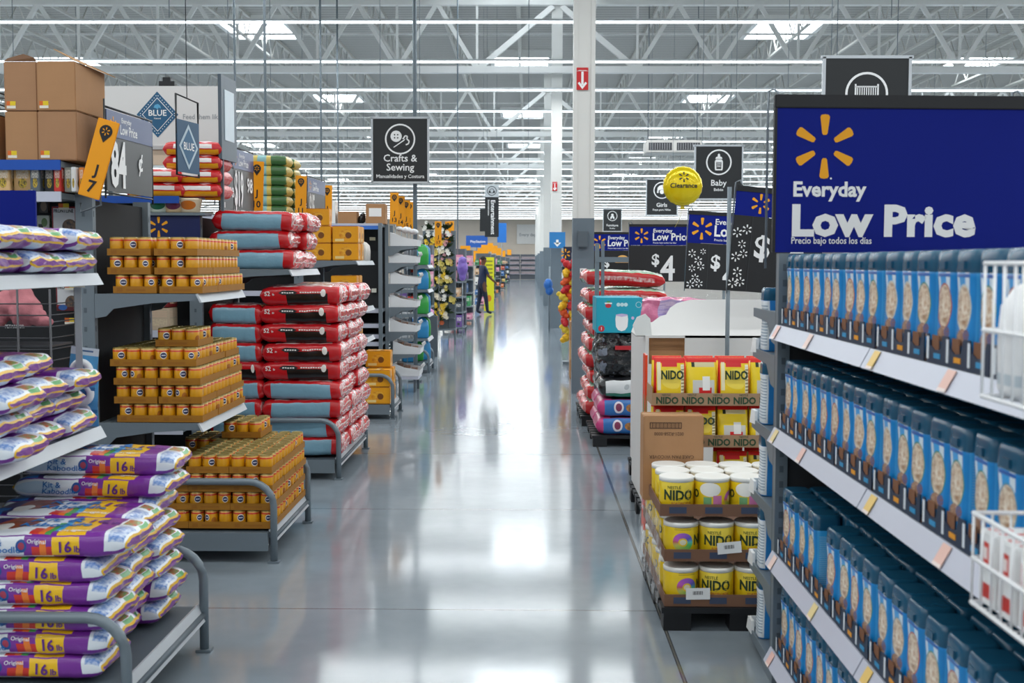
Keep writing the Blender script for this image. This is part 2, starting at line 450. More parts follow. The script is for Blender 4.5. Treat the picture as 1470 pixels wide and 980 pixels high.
# ================================================================== RIGHT: GONDOLA WITH BLUE CEREAL TUBS
GX = 0.90                       # foremost edge of the price rails
SHZ = [0.145, 0.515, 0.985, 1.37]  # shelf tops
g = thing('gondola_shelving', 'grey gondola shelving with four shelves of blue cereal tubs under the big blue banner', 'shelving', (0, 0, 0))
YF, YN = 4.43, 1.99             # far end and near end of the two bays
for y in (YF, 3.21, YN):
    m_ = MB()
    m_.box(0.93, 0.975, y - 0.02, y + 0.02, 0, 1.635) if y == YF else m_.box(1.375, 1.42, y - 0.02, y + 0.02, 0, 1.635)
    if y == YF:
        for k in range(26): m_.box(0.945, 0.96, y - 0.0215, y - 0.0195, 0.12 + k*0.058, 0.145 + k*0.058, 1)
    m_.build('upright', [STEEL, STEELD], g)
MB().box(0.975, 1.40, YF - 0.008, YF + 0.008, 0.05, 1.62).build('end_panel', DARKB, g)
MB().box(1.40, 1.415, YN, YF - 0.02, 0.1, 1.62).build('back_panel', PEG, g)
m_ = MB(); m_.box(0.96, 1.40, YN, YF, 0.0, 0.10); m_.build('kick_base', STEELD, g)
def price_tag(parent, y, z0, c='f2b7a6', w=0.05):
    m_ = MB(); zt, zb = z0 - 0.002, z0 - 0.048
    m_.poly([(0.9235, y, zt), (0.8985, y, zb), (0.8985, y - w, zb), (0.9235, y - w, zt)], (-0.0015, 0, 0.0007), 0)
    m_.poly([(0.9115, y, zt-.022), (0.897, y, zb), (0.897, y - w, zb), (0.9115, y - w, zt-.022)], (-0.0005, 0, 0.0005), 1)
    m_.build('price_tag', [mat(c, .5), mat('efdfd8', .5)], parent)
for li, z in enumerate(SHZ):
    for (ya, yb) in ((YF - 0.0, 3.215), (3.205, YN)):
        sh = MB(); sh.box(0.932, 1.40, yb, ya - 0.021, z - 0.028, z); s_ = sh.build('shelf', STEELD, g)
        r_ = MB(); r_.poly([(0.927, ya - .0, z), (0.90, ya - .0, z - 0.052), (0.909, ya - .0, z - 0.052), (0.935, ya - .0, z - 0.002)], (0, yb - ya, 0)); r_.build('price_rail', RAIL, s_)
        tg = {(0, YF): [4.38, 3.6], (1, YF): [4.37, 3.75], (2, YF): [4.38, 3.95], (3, YF): [4.38, 3.88]}.get((li, ya), [3.15, 2.6])
        for q, y in enumerate(tg):
            price_tag(s_, y, z, ['ecc2b6', 'efd3c8', 'ecd79a'][(q + li) % 3] if ya == YF else ['ecc873', 'eac0b2'][q % 2])

# cereal tub: waisted body, dark blue flip lid
def tub_body_mat(rim, seed, blue='0885cc'):
    return printmat('tub_print_%d' % seed, blue, [
        ('r', .655, .03, .845, .98, '35a2de'), ('l', .675, .12, .83, .9, 26, '8cc4e6'),
        ('e', .5, .99, .10, .24, '2aa0e4'), ('e', .56, .9, .035, .2, 'dbe9f2'), ('e', .41, .86, .02, .12, 'd9e6f0'),
        ('r', .40, .93, .60, .97, '1a62b4'),
        ('e', .50, .61, .122, .25, rim), ('e', .50, .61, .111, .232, ('efe1cb', 'a77f5c', 14)), ('e', .512, .63, .06, .15, ('f6ecdb', 'c7a27d', 22)),
        ('e', .50, .30, .095, .09, ('7b4a30', 'c9a58a', 40)), ('e', .56, .33, .05, .06, ('8c5a3a', '2767a8', 55)),
        ('r', .375, .0, .63, .05, '15345c')], rough=0.32, coat=0.15)
TUBM = [tub_body_mat('3d8b7c', 1), tub_body_mat('c9d2cf', 2), tub_body_mat('b5482c', 3), tub_body_mat('4b93b8', 4)]
LIDM = mat('1c5674', 0.25, 0, 0.08, 12)
def tub_geo():
    prof = [(0, .94), (.006, 1.0), (.05, 1.0), (.09, .965), (.13, .935), (.165, .95), (.195, .995), (.205, 1.0), (.208, .96)]
    rs = []; base, fr = rrect(0.044, 0.058, 0.02, 5)
    for z, k in prof: rs.append([(x*k, y*k, z) for x, y in base])
    b = MB(); b.rings(rs, 0, True, (fr, [z/.208 for z, k in prof]), 0, 0)
    lp = [(.203, .99), (.205, 1.02), (.240, .985), (.250, .93), (.254, .84)]
    l = MB(); l.rings([[(x*k, y*k, z) for x, y in base] for z, k in lp], 0, True, None, 0, 0)
    l.box(-.05, -.043, -.018, .018, .210, .228, 0)
    return b, l
tb, tl = tub_geo(); lidme = tl.mesh('lid', LIDM)
TUBS = []
for q in range(4):
    me = tb.mesh('body', TUBM[q]); r_ = thing('cereal_tub', 'tub', 'cereal tub'); obj('body', me, r_); obj('lid', lidme, r_); TUBS.append(Kind(r_))
SHN = ['bottom', 'lower middle', 'upper middle', 'top']
VAR = ['with green bowl', 'with pale bowl', 'with red bowl', 'with teal bowl']
PITCH = 0.128
TRAYM = mat('1f3148', 0.5, 0, 0.08, 12); TRAYC = mat('7b5136', 0.85, 0, 0.1, 12); BARC = mat('dfe5ea', 0.5)
TAGO = mat('e59a1c', 0.5); TAGC = mat('2a8fc0', 0.5)
def tray_geo(n):
    b = MB(); L = n * PITCH - 0.008
    b.box(-0.055, 0.28, 0, L, 0, 0.004, 1); b.box(0.276, 0.28, 0, L, 0.004, 0.05, 1)
    for y in (0, L - 0.003): b.box(-0.052, 0.28, y, y + 0.003, 0.004, 0.05, 0)
    f = lambda y, z: (-0.055, y, z)
    pts = [(0, 0.0), (L, 0.0)]
    for k in range(n)[::-1]:
        y1 = (k + 1) * PITCH - 0.008; y0 = k * PITCH
        pts += [(y1, .066), (y1 - .012, .066), (y1 - .02, .040), (y1 - .05, .030), (y0 + .03, .034), (y0 + .018, .066), (y0, .066)]
    b.poly([f(*p) for p in pts], (-0.003, 0, 0), 0)
    for k in range(n):
        y = k * PITCH
        b.box(-0.0592, -0.058, y + 0.105, y + 0.117, 0.008, 0.06, 2)
        b.box(-0.0592, -0.058, y + 0.03, y + 0.07, 0.012, 0.024, 3 if k % 2 else 4)
        b.box(-0.0535, -0.0525, y + 0.052, y + 0.098, 0.03, 0.064, 1)   # torn brown inner flap behind the cut-out
    return b
TR4 = tray_geo(3).mesh('tray', [TRAYM, TRAYC, BARC, TAGO, TAGC])
rnd = random.Random(3)
TAKE = {3: 2, 2: 3, 1: 3, 0: 3}
for li, z in enumerate(SHZ):
    depth = TAKE[li]; yend = 3.05 if li == 0 else YN + 0.02
    k = 0; y = YF - 0.10
    while y - PITCH * 3 > yend - 0.25:
        t = obj('display_tray', TR4, None, (0.99, y - 3*PITCH + 0.004 + .03, z + .001))
        tag(t, 'dark blue cut-out card tray holding tubs, %s from far end of %s shelf' % (ORD[k], SHN[li]), 'display tray', 'display trays under the cereal tubs')
        for q in range(3):
            yy = y - PITCH * (q + 0.5) + .03
            for d in range(depth):
                if li == 1 and d == 0 and k in (1,) and q == 1: continue
                v = rnd.choice([0, 0, 0, 1, 2, 3]) if li < 3 else rnd.choice([0, 1, 1, 3, 2, 0])
                TUBS[v].put((0.988 + d * 0.095 + rnd.uniform(-.004, .004), yy + rnd.uniform(-.003, .003), z + 0.006), rnd.uniform(-.05, .05),
                    'blue cereal tub %s, %s from far end, %s row, %s shelf' % (VAR[v], ORD[min(k*3+q, 19)], ['front', 'second', 'third'][d], SHN[li]), 'blue cereal tubs on the %s shelf' % SHN[li])
        y -= PITCH * 3 + 0.012; k += 1

# end cap of the gondola facing the far end of the hall: five narrow shelves
e = thing('endcap_shelving', 'narrow grey endcap shelving at far end of the cereal gondola', 'shelving', (0, 0, 0))
EZ = [0.075, 0.36, 0.66, 0.95, 1.245, 1.40][:5]
for q, z in enumerate(EZ + [1.41]):
    s_ = MB(); s_.box(0.935, 1.84, 4.47, 4.90, z - 0.025, z); sh = s_.build('shelf', STEEL, e)
    b_ = MB(); b_.poly([(0.932, 4.46, z + .005), (0.932, 4.90, z + .005), (0.932, 4.90, z - .03), (0.932, 4.62, z - .04), (0.932, 4.54, z - .11), (0.932, 4.46, z - .12)], (0.006, 0, 0)); b_.build('bracket', STEEL, sh)
    if q < 5:
        r_ = MB(); r_.poly([(0.93, 4.905, z + .045), (0.93, 4.94, z - .015), (0.93, 4.83, z - .01), (0.93, 4.83, z + .045)], (0.012, 0, 0)); r_.box(0.942, 1.84, 4.900, 4.906, z - .02, z + .045); r_.build('price_rail', WHITE, sh)
m_ = MB(); m_.box(0.93, 1.84, 4.451, 4.462, 0.05, 1.635); m_.build('back_panel', STEELD, e)
side = printmat('formula_tub_print', '2a86cf', [('r', .62, .03, .9, .97, 'e8eef2'), ('l', .64, .1, .88, .9, 14, '9fb2c2'), ('r', .4, .1, .62, .9, '49a9e2'), ('l', .42, .15, .6, .8, 9, 'cfe6f5')], 0.35)
ft = thing('formula_tub', 'tub', 'formula tub'); obj('body', tb.mesh('body', side), ft, (0,0,0), 0); obj('lid', lidme, ft)
FK = Kind(ft)
for q, z in enumerate(EZ):
    for c in range(3):
        FK.put((1.0 + c * .13, 4.77, z + .001), -PI/2, 'blue and white tub with navy lid, %s on %s endcap shelf up from floor' % (['outermost', 'second in', 'third in'][c], ORD[q]), 'tubs on the narrow endcap')

# big blue banner hung on wires over the gondola end
def wire_hook(mb, pts, r=0.006): mb.tube(pts, r, 6)
bn = thing('price_banner', 'large blue banner reading Everyday Low Price hung above the blue cereal tubs', 'banner', (0, 0, 0))
p0, p1 = at(1110, 362, 4.45), at(1113, 137, 4.45); bw, bh = 0.965, p1.z - p0.z
bn.location = (p0.x, 4.45, p0.z); bn.rotation_euler = (0, 0, math.radians(3.0))
MB().box(0, bw, 0, 0.012, 0, bh).build('panel', [NAVY], bn)
MB().box(-.004, bw + .004, -0.008, 0.02, bh - 0.045, bh + 0.004).build('top_bar', BLACK, bn, bevel=.003)
MB().box(-.004, 0.006, -0.004, 0.016, 0, bh - .045).build('edge_trim', BLACK, bn)
f = flat((0, -0.0015, 0), (1,0,0), (0,0,1)); px = 1 / (F / 4.45)
l = MB(); spark(l, f, 45.5*px, 71*px, 150*px, 0); disc(l, f, 1.4*px, 81*px, 105*px, 1, 10)
l.build('spark_mark', [YEL, INK], bn)
l = MB(); put_text(l, 'Everyday', f, 29*px, 26*px, 80*px, 0.032, sx=1.0); put_text(l, 'Low Price', f, 60*px, 24*px, 25*px, 0.042, sx=1.09); put_text(l, 'Precio bajo todos los días', f, 13.5*px, 25*px, 12.5*px, 0.012, sx=.83)
l.build('lettering', INK, bn)
m_ = MB()
for x in (0.012, bw - .03):
    m_.tube([(x, .004, bh - .01), (x, .02, bh + .015), (x - .012, .03, bh + .028), (x - .03, .03, bh + .02), (x - .033, .03, bh - .05), (x - .033, .03, -0.06)], 0.005, 6)
m_.build('hanger_wire', WIRE, bn)

# white wire baskets clipped to the near shelf fronts
def basket(name_label, yf, z0, z1, zs):
    b = thing('wire_basket', name_label, 'basket', (0, 0, 0))
    x0, x1, yb = 0.79, 0.888, yf - 0.30
    m_ = MB()
    for z in (z0, (z0+z1)/2, z1):
        m_.tube([(x0, yf, z), (x0, yb, z), (x1, yb, z), (x1, yf, z)], 0.0045, 6, closed=True)
    for k in range(8): y = yf - k * .3/7; m_.tube([(x0, y, z1), (x0, y, z0), (x1, y, z0), (x1, y, z1)], 0.0028, 5)
    for x in (x0 + .033, x0 + .066): m_.tube([(x, yf, z1), (x, yf, z0), (x, yb, z0)], 0.0028, 5)
    m_.build('wire_frame', WIREW, b)
    return b
basket('white wire basket of white packs hung beside the top cereal shelf', 2.06, 1.37, 1.60, 0)
basket('white wire basket of red and white boxes hung below the middle shelf', 2.08, 1.0, 1.16, 0)
wp = printmat('white_pack', 'f1f2f3', [('r', .1, .1, .9, .2, 'c8d3da')], .4)
rp_ = printmat('red_white_pack', 'eef0f0', [('r', .1, .55, .6, .85, 'd2301f'), ('r', .2, .62, .5, .78, 'f4e9e6'), ('r', .15, .1, .9, .3, 'c62b1e')], .4)
def soft_pack(mt, w, d, h):
    base, fr = rrect(w/2, d/2, min(w, d)*.3, 4); rs = []
    for z, k in ((0, .8), (.06, .97), (.5, 1.0), (.8, .9), (.95, .5), (1, .2)): rs.append([(x*k, y*k, z*h) for x, y in base])
    b = MB(); b.rings(rs, 0, True, (fr, [0, .06, .5, .8, .95, 1]), 0, 0)
    return b.mesh('pack', mt)
sp_ = soft_pack(wp, .07, .10, .19)
for k in range(2): tag(obj('cereal_pouch', sp_, None, (0.838, 2.0 - k*.13, 1.376)), 'small white soft pouch, %s in the upper white wire basket' % ['front one', 'rear one'][k], 'pouch', 'pouches in the upper basket')
bx = MB().box(-.04, .04, -.035, .035, 0, .13).mesh('box', rp_, bevel=.003)
for k in range(3): tag(obj('snack_box', bx, None, (0.838, 2.035 - k*.085, 1.0065)), 'red and white carton, %s in the lower white wire basket' % ['front one', 'middle one', 'rear one'][k], 'carton', 'cartons in the lower basket')

# ================================================================== RIGHT: MILK POWDER PALLET
def pallet(label, x0, x1, y0, y1, h, m=None, group=None):
    p = thing('pallet', label, 'pallet', ((x0+x1)/2, y0, 0), 0, group); w = x1 - x0; d = y1 - y0; m = m or BLACK
    t = MB()
    n = max(4, int(d / .14))
    for k in range(n): t.box(-w/2, w/2, k*d/n, k*d/n + d/n*.72, h - .025, h)
    t.build('deck', m, p)
    for x in (-w/2 + .07, 0, w/2 - .07):
        q = MB(); q.box(x - .06, x + .06, 0.005, d - .005, h - .045, h - .026)
        for y in (.0, d/2 - .06, d - .12): q.box(x - .06, x + .06, y + .01, y + .12, 0.001, h - .04)
        q.build('runner', m, p)
    return p
pallet('low black pallet under the yellow milk powder cans', 0.585, 1.30, 5.06, 6.0, 0.105)
NIDOY = 'f3cf1d'
def can_mat(n, layers): return printmat('milk_can_%d' % n, NIDOY, layers, .35, .1)
CANM = [can_mat(0, [('e', .5, .95, .2, .45, 'f8dc4a'), ('e', .40, .1, .05, .14, '1e3a5f'), ('r', .36, .0, .66, .03, 'e8c51c'), ('e', .55, .02, .12, .12, 'f2e6d8')]),
        can_mat(1, [('h', .5, .5, .095, .27), ('e', .5, .5, .03, .08, 'efe7c8'), ('e', .68, .08, .04, .12, '1e3a5f'), ('l', .42, .83, .58, .93, 2, 'b59a20')]),
        can_mat(2, [('e', .46, .72, .10, .2, 'f6f4ec'), ('r', .40, .12, .475, .5, '7ab27a'), ('r', .49, .2, .57, .55, 'd77fae'), ('h', .68, .42, .08, .24), ('e', .68, .42, .03, .08, 'efe7c8')])]
LIDW = mat('f3f3ee', 0.4, 0, 0.02); TINR = mat('d9d9d4', 0.35, .2, .02)
def milk_can(var):
    r = 0.0765; H = 0.152; n = 28
    prof = [(0, r*.97), (.004, r), (H - .004, r), (H, r*.98)]
    c = thing('milk_powder_can', 'can', 'milk powder can')
    b = MB(); ang = [2*PI*k/n + PI/2 for k in range(n)]   # u = .5 faces -Y
    b.rings([[(q*math.cos(a), q*math.sin(a), z) for a in ang] for z, q in prof], 0, True, ([k/n for k in range(n+1)], [z/H for z, q in prof]), 1, 1)
    b.build('body', [CANM[var], TINR], c)
    l = MB(); l.rings([[(q*math.cos(a), q*math.sin(a), z) for a in ang] for z, q in ((H - .012, r*1.01), (H + .004, r*1.015), (H + .008, r*.97), (H + .005, r*.9))], 0, True, None, 0, 0)
    l.build('lid', LIDW, c)
    def cyl(x, z): 
        a = -PI/2 + x / r; return Vector(((r + .0008)*math.cos(a), (r + .0008)*math.sin(a), z))
    t = MB()
    if var == 0:
        put_text(t, 'NIDO', cyl, .060, 0, .064, .036, 'CENTER', 0, .88); put_text(t, 'NESTLÉ', cyl, .018, -.02, .112, .01, 'CENTER', 0)
        put_text(t, 'FORTIFICADA', cyl, .0145, .015, .044, .005, 'CENTER', 1)
    elif var == 1:
        put_text(t, 'NIDO', cyl, .060, .12, .064, .036, 'CENTER', 0, .88)
    else:
        put_text(t, 'NIDO', cyl, .05, -.13, .07, .036, 'CENTER', 0, .88)
    t.build('lettering', [mat('1f3a22', .5), mat('b8443a', .5)], c)
    return Kind(c)
MC = [milk_can(0), milk_can(1), milk_can(2)]
TRAYB = mat('7d5a45', 0.8, 0, 0.08, 8); TRAYP = mat('3f4a63', .7, 0, .05)
def milk_tray(L, D):
    b = MB(); b.box(0, L, 0, D, 0, .004, 0)
    for x in (0, L - .004): b.box(x, x + .004, 0, D, .004, .052, 0)
    for y in (0, D - .004): b.box(.004, L - .004, y, y + .004, .004, .052, 0)
    k = int(L / .155)
    for i in range(k): b.box(i*.156 + .04, i*.156 + .115, -.0012, 0, .012, .04, 1)
    return b
TL, TD = 0.628, 0.475
mtr = milk_tray(TL, TD).mesh('tray', [TRAYB, TRAYP])
seq = {0: [1, 0, 0, 0], 1: [1, 0, 0, 1], 2: [0, 2, 2, 0]}
for ly in range(3):
    z = 0.107 + ly * 0.196; x0 = 0.598 - (0.012 if ly == 2 else 0) ; y0 = 5.075 + ly * .012
    if ly == 2: x0 = .578
    for rr in range(2):
        if ly == 2 and rr == 1: continue
        tag(obj('can_tray', mtr, None, (x0, y0 + rr*.48, z)), 'brown card tray of milk powder cans, %s from the floor, %s' % (ORD[ly], ['front one', 'behind it on the pallet'][rr]), 'tray', 'brown trays on the milk powder pallet')
        for cx in range(4):
            for cy in range(3):
                if rr == 1 and cx > 0: continue
                if ly < 2 and cy > 0 and cx > 0: continue
                v = seq[ly][cx] if cy == 0 and rr == 0 else (cx + cy + ly) % 3
                MC[v].put((x0 + .0805 + cx*.1556, y0 + .0815 + cy*.1557 + rr*.48, z + .0055), 0.25 if (ly, cx) == (0, 0) and rr == 0 and cy == 0 else (-.18 if ly == 0 and cx == 1 and cy == 0 else (rnd.uniform(-.3, .3) if cy else 0)),
                          'yellow milk powder can, %s from the aisle, %s row back, %s tray up' % (ORD[cx], ORD[cy + rr*3], ORD[ly]), 'yellow milk powder cans on the pallet')
# shelf-price cards clipped to the trays
for q, (px_, py_, Y, a) in enumerate(((1047, 786, 5.08, -.10), (1002, 852, 5.065, -.02))):
    p = at(px_, py_, Y); c = thing('price_card', 'white barcode price card clipped to the %s milk can tray' % ['second', 'lowest'][q], 'price card', p, (0, -a*-1.0, 0))
    MB().box(-.052, .052, -.0015, 0, -.025, .025).build('card', WHITE, c)
    m_ = MB()
    for k in range(11): m_.box(-.022 + k*.004, -.022 + k*.004 + (.0022 if k % 3 else .0012), -.0022, -.0015, -.004, .012)
    m_.build('barcode', INKD, c)
# clear stretch film round the aisle side of the lower trays
def film_mat():
    m, t = newmat('stretch_film'); tc = t.n('ShaderNodeTexCoord').outputs['Object']; nz = t.noise(tc, 18, 5)
    a = t.math('MULTIPLY_ADD', t.math('GREATER_THAN', nz, .52), .28, .12)
    finish(t, lin('f3f5f6'), .22, 0, (nz, .6, .01), alpha=a); return m
fl = MB(); nx, nz_ = 30, 14
base = len(fl.v)
for i in range(nx + 1):
    for j in range(nz_ + 1):
        y = 5.05 + .95 * i / nx; z = .09 + .40 * j / nz_
        fl.v.append(Vector((0.577 - .012*noise.noise((y*9, z*9, 2)) - .006 * (j < 3), y, z)))
for i in range(nx):
    for j in range(nz_): a = i*(nz_+1) + j; fl.face((a, a + nz_ + 1, a + nz_ + 2, a + 1), 0, None, True)
tag(fl.build('stretch_film', film_mat(), recalc=False), 'clear stretch film wrapped along the aisle side of the milk powder pallet', 'plastic film')
# upside-down carton
cb = thing('cardboard_box', 'brown cardboard box with upside-down printing behind the yellow milk cans', 'box', (0.55, 5.575, 0.472))
MB().box(0, .285, 0, .16, 0, .403).build('carton', CARD, cb, bevel=.004)
l = MB(); f = flat((.285, -.001, .322), (-1,0,0), (0,0,-1)); fk = lambda x, y: f(x, y)
put_text(l, '0021-R258-0000', f, .0225, .105, .0935 - .0, .006, 'LEFT', 0, .95) if False else None
FT = flat((.285, -.0012, .081), (-1,0,0), (0,0,-1))
put_text(l, '0021-R258-0000', FT, .0225, .095, -.245, .004, 'LEFT', 0, .92)
put_text(l, 'CAKE PAN W/COVER', FT, .0225, .045, -.135, .006, 'LEFT', 0, .98)
for a in (.105, .252): rect(l, FT, a, -.292, a + .004, -.262)
for a in (-.292, -.266): rect(l, FT, .105, a, .256, a + .004)
for k in range(22): rect(l, FT, .116 + k*.006, -.288, .116 + k*.006 + (.0035 if k % 3 == 0 else .0018), -.266)
l.build('lettering', mat('5a4030', .8), cb)
m_ = MB(); m_.box(.0, .285, .07, .09, .403, .4035); m_.build('tape', mat('c9a77c', .4), cb)

# stand-up pouches in printed trays behind the carton
PM = [printmat('pouch_a', 'f2cf1f', [('r', 0, .88, 1, 1, 'e2201c'), ('r', 0, 0, .36, 1, 'd91f1a'), ('r', .38, .3, .44, .9, 'f0e7c0'), ('e', .52, .55, .07, .22, 'f6dc55'), ('r', .455, .8, .54, .95, 'd8262a'), ('r', .59, .1, .69, .85, 'efe9cd'), ('l', .595, .15, .685, .8, 9, '9a8f6a'), ('r', .36, .0, .7, .08, 'd5201c')]),
      printmat('pouch_b', 'f4d422', [('r', 0, .9, 1, 1, 'e2201c'), ('r', .42, .8, .62, .9, 'd9cfa0'), ('r', .42, .8, .46, .9, '22301f'), ('r', .43, .12, .61, .52, 'cfcfc8'), ('r', .48, .0, .56, .36, 'd81f1c'), ('r', .5, .3, .54, .6, 'eeeeea'), ('r', .36, 0, .7, .07, 'd5201c'), ('r', .56, .12, .63, .22, '3a4a3a')])]
def pouch_geo(w, d, h):
    rs, vs = [], []; n = 24
    for z, kx, ky in ((0, .86, .8), (.02, .97, .97), (.12, 1, 1), (.45, 1, .86), (.7, 1, .62), (.86, 1, .34), (.93, 1, .1), (1.0, 1.0, .06)):
        ring_ = []
        for k in range(n):
            a = 2*PI*k/n + PI/2; c, s_ = math.cos(a), math.sin(a); e_ = .5
            ring_.append((w/2*kx*math.copysign(abs(c)**e_, c), d/2*ky*math.copysign(abs(s_)**e_, s_), h*z))
        rs.append(ring_); vs.append(z)
    return rs, vs, n
PG = []
for q in range(2):
    rs, vs, n_ = pouch_geo(.148, .11, .192)
    b = MB(); b.rings(rs, 0, True, ([k/n_ for k in range(n_+1)], vs), 0, 0)
    c = thing('milk_powder_pouch', 'pouch', 'milk powder pouch'); b.build('pouch', PM[q], c)
    t = MB()
    if q == 0: put_text(t, 'NIDO', flat((0.0, -.0535, .105), (1,0,0), (0,.12,1)), .05, .01, 0, .036, 'CENTER', 0, .85); t.build('lettering', mat('1d3a24', .5), c)
    PG.append(Kind(c))
PTRAY = mat('a98a6c', .8, 0, .07, 8); GRN = mat('23492f', .6)
def ptray(L, D, h, n):
    r = thing('printed_tray', 'tray', 'tray')
    b = MB(); b.box(0, L, 0, D, 0, .004)
    for x in (0, L - .004): b.box(x, x + .004, .004, D - .004, .004, h + .03)
    b.box(0, L, 0, .004, .004, h); b.box(0, L, D - .004, D, .004, h)
    b.build('tray', PTRAY, r)
    t = MB(); f = flat((0, -.001, 0), (1,0,0), (0,0,1))
    for k in range(n):
        put_text(t, 'NIDO', f, .046, .075 + k*L/n*.98, .009, .036, 'CENTER', 0, .92); put_text(t, 'NESTLÉ', f, .013, .07 + k*L/n*.98, .047, .008, 'CENTER', 0)
    t.build('lettering', GRN, r)
    return r
TRK = Kind(ptray(.64, .24, .06, 5))
zt = 0.51
for ly in range(3):
    z = zt + ly * .196; y0 = 5.745 if ly == 2 else 5.75; z = [.475, .70, .905][ly]
    TRK.put((.605 if ly == 2 else .61, y0, z), 0, 'printed brown tray of red and yellow pouches, %s' % ['lowest behind the carton', 'middle one behind the carton', 'topmost of the stack'][ly], 'printed trays of pouches')
    for cx in range(4):
        for cy in range(2):
            if ly == 0 and cx < 2: continue
            q = [0, 1, 0, 1][cx] if cy == 0 else (cx + 1) % 2
            if ly == 1 and cy == 0: q = [0, 0, 1, 1][cx]
            po = PG[q].put((.61 + .085 + cx*.157, y0 + .064 + cy*.113, z + .0055), rnd.uniform(-.05, .05), 'red and yellow milk powder pouch, %s from the aisle, %s row, %s printed tray' % (ORD[cx], ['front', 'rear'][cy], ['lowest', 'middle', 'topmost'][ly]), 'milk powder pouches in printed trays'); po.scale.z = 1.17 if ly == 2 else 1.0
# tall printed side board standing along the aisle side
sb = thing('side_board', 'tall red and white printed cardboard side board behind the milk pallet', 'display board', (0.60, 6.03, 0.1))
MB().box(0, .012, 0, .12, 0, 1.03).build('board', printmat('side_board_print', 'd9431f', [('r', 0, 0, 1, .12, 'e9ecec'), ('e', .5, .7, .3, .1, '7a8c5a'), ('l', .2, .2, .8, .55, 8, 'e7b7d0'), ('r', .3, .25, .7, .5, 'b43a58')], .5), sb, bevel=.002)

# ================================================================== RIGHT: WHITE CARDBOARD BIN DISPLAY
wx0, wx1, wy0, wy1 = 0.705, 1.75, 7.08, 7.95
pallet('dark pallet under the white cardboard bin', wx0 - .02, wx1, wy0, wy1, .13)
CW = mat('d6d6d4', .65, 0, .03, 3); CWC = mat('dfe3e2', .7, 0, .03, 3)
d = thing('bin_display', 'large white cardboard bin with a scalloped backboard leaning behind it', 'display bin', (wx0, wy0, .132))
w_, dp, h_ = wx1 - wx0, wy1 - wy0, 1.03
MB().box(0, .02, 0, dp, 0, h_).build('side_wall', CW, d); MB().box(w_ - .02, w_, 0, dp, 0, h_).build('side_wall', CW, d)
m_ = MB(); m_.box(.02, w_ - .02, 0, .015, 0, h_ - .17); m_.box(.235, w_ - .02, 0, .015, h_ - .17, h_); m_.box(.02, w_-.02, 0, .015, h_ - .012, h_); m_.build('front_wall', CW, d)
MB().box(.02, w_ - .02, dp - .02, dp, 0, h_).build('back_wall', CW, d)
MB().box(.025, .42, .10, .115, h_ - .3, h_ - .02).build('inner_divider', CARD, d)
sc = []
for (x, z) in ((-.06, 0), (-.085, .03), (-.07, .07), (-.02, .09), (.05, .105), (.10, .15), (.14, .165), (.17, .22), (.22, .26), (.30, .285), (.5, .29), (w_, .285), (w_, 0)):
    sc.append((x + .005, .04 + z * 1.0, h_ + z * .72))
m_ = MB(); m_.poly(sc, (0, .012, -.008)); m_.build('backboard', CW, d)
m_ = MB()
pts = [(-.055, 0), (-.075, .06), (-.05, .11), (.0, .13), (.03, .10), (.04, .0)]
m_.poly([(x, .03, h_ + z) for x, z in pts], (0, .01, 0)); m_.build('corner_flap', CWC, d)
# grey pole of the sign stand in front of the bin
# ================================================================== RIGHT: BACK PALLET WITH BAGS

# ================================================================== LEFT: PET FOOD GONDOLAS
XB, XS, XC = -2.27, -1.715, -1.345     # back of the endcaps, front of their shelves, front of the base carts
def endcap(label, y0, y1, shelves, post_h, rails=True, xb=XB, xs=XS, panel=True, rot=0.0):
    """grey endcap frame: two posts, back panel, cantilever shelves with brackets and price rails"""
    g = thing('endcap_shelving', label, 'shelving', (xb, y0, 0), rot); w = y1 - y0; dx = xs - xb
    for y in (0, w - .045):
        m_ = MB(); m_.box(-.09, 0, y, y + .045, 0, post_h)
        for k in range(int(post_h / .1)):
            m_.box(-.055, -.04, y - .0015, y + .001, .1*k + .03, .1*k + .055, 1); m_.box(-.0015, .0015, y + .012, y + .022, .1*k + .03, .1*k + .06, 1)
        m_.build('post', [STEEL, STEELD], g)
    if panel: MB().box(-.06, -.035, .045, w - .045, .08, post_h - .03).build('back_panel', PEG, g)
    for z in shelves:
        s_ = MB().box(.0, dx - .012, 0.01, w - .01, z - .028, z).build('shelf', STEEL, g)
        for y in (0, w - .012):
            b_ = MB(); b_.poly([(.002, y, z + .004), (dx - .01, y, z + .004), (dx - .01, y, z - .03), (dx*.55, y, z - .045), (dx*.18, y, z - .075), (.06, y, z - .115), (.002, y, z - .125)], (0, .009, 0)); b_.build('bracket', STEEL, s_)
        r_ = MB(); r_.poly([(dx - .012, -.01, z + .006), (dx + .012, -.01, z - .04), (dx + .002, -.01, z - .042), (dx - .02, -.01, z + .002)], (0, w + .02, 0)); r_.build('price_rail', GREYFR, s_)
    return g
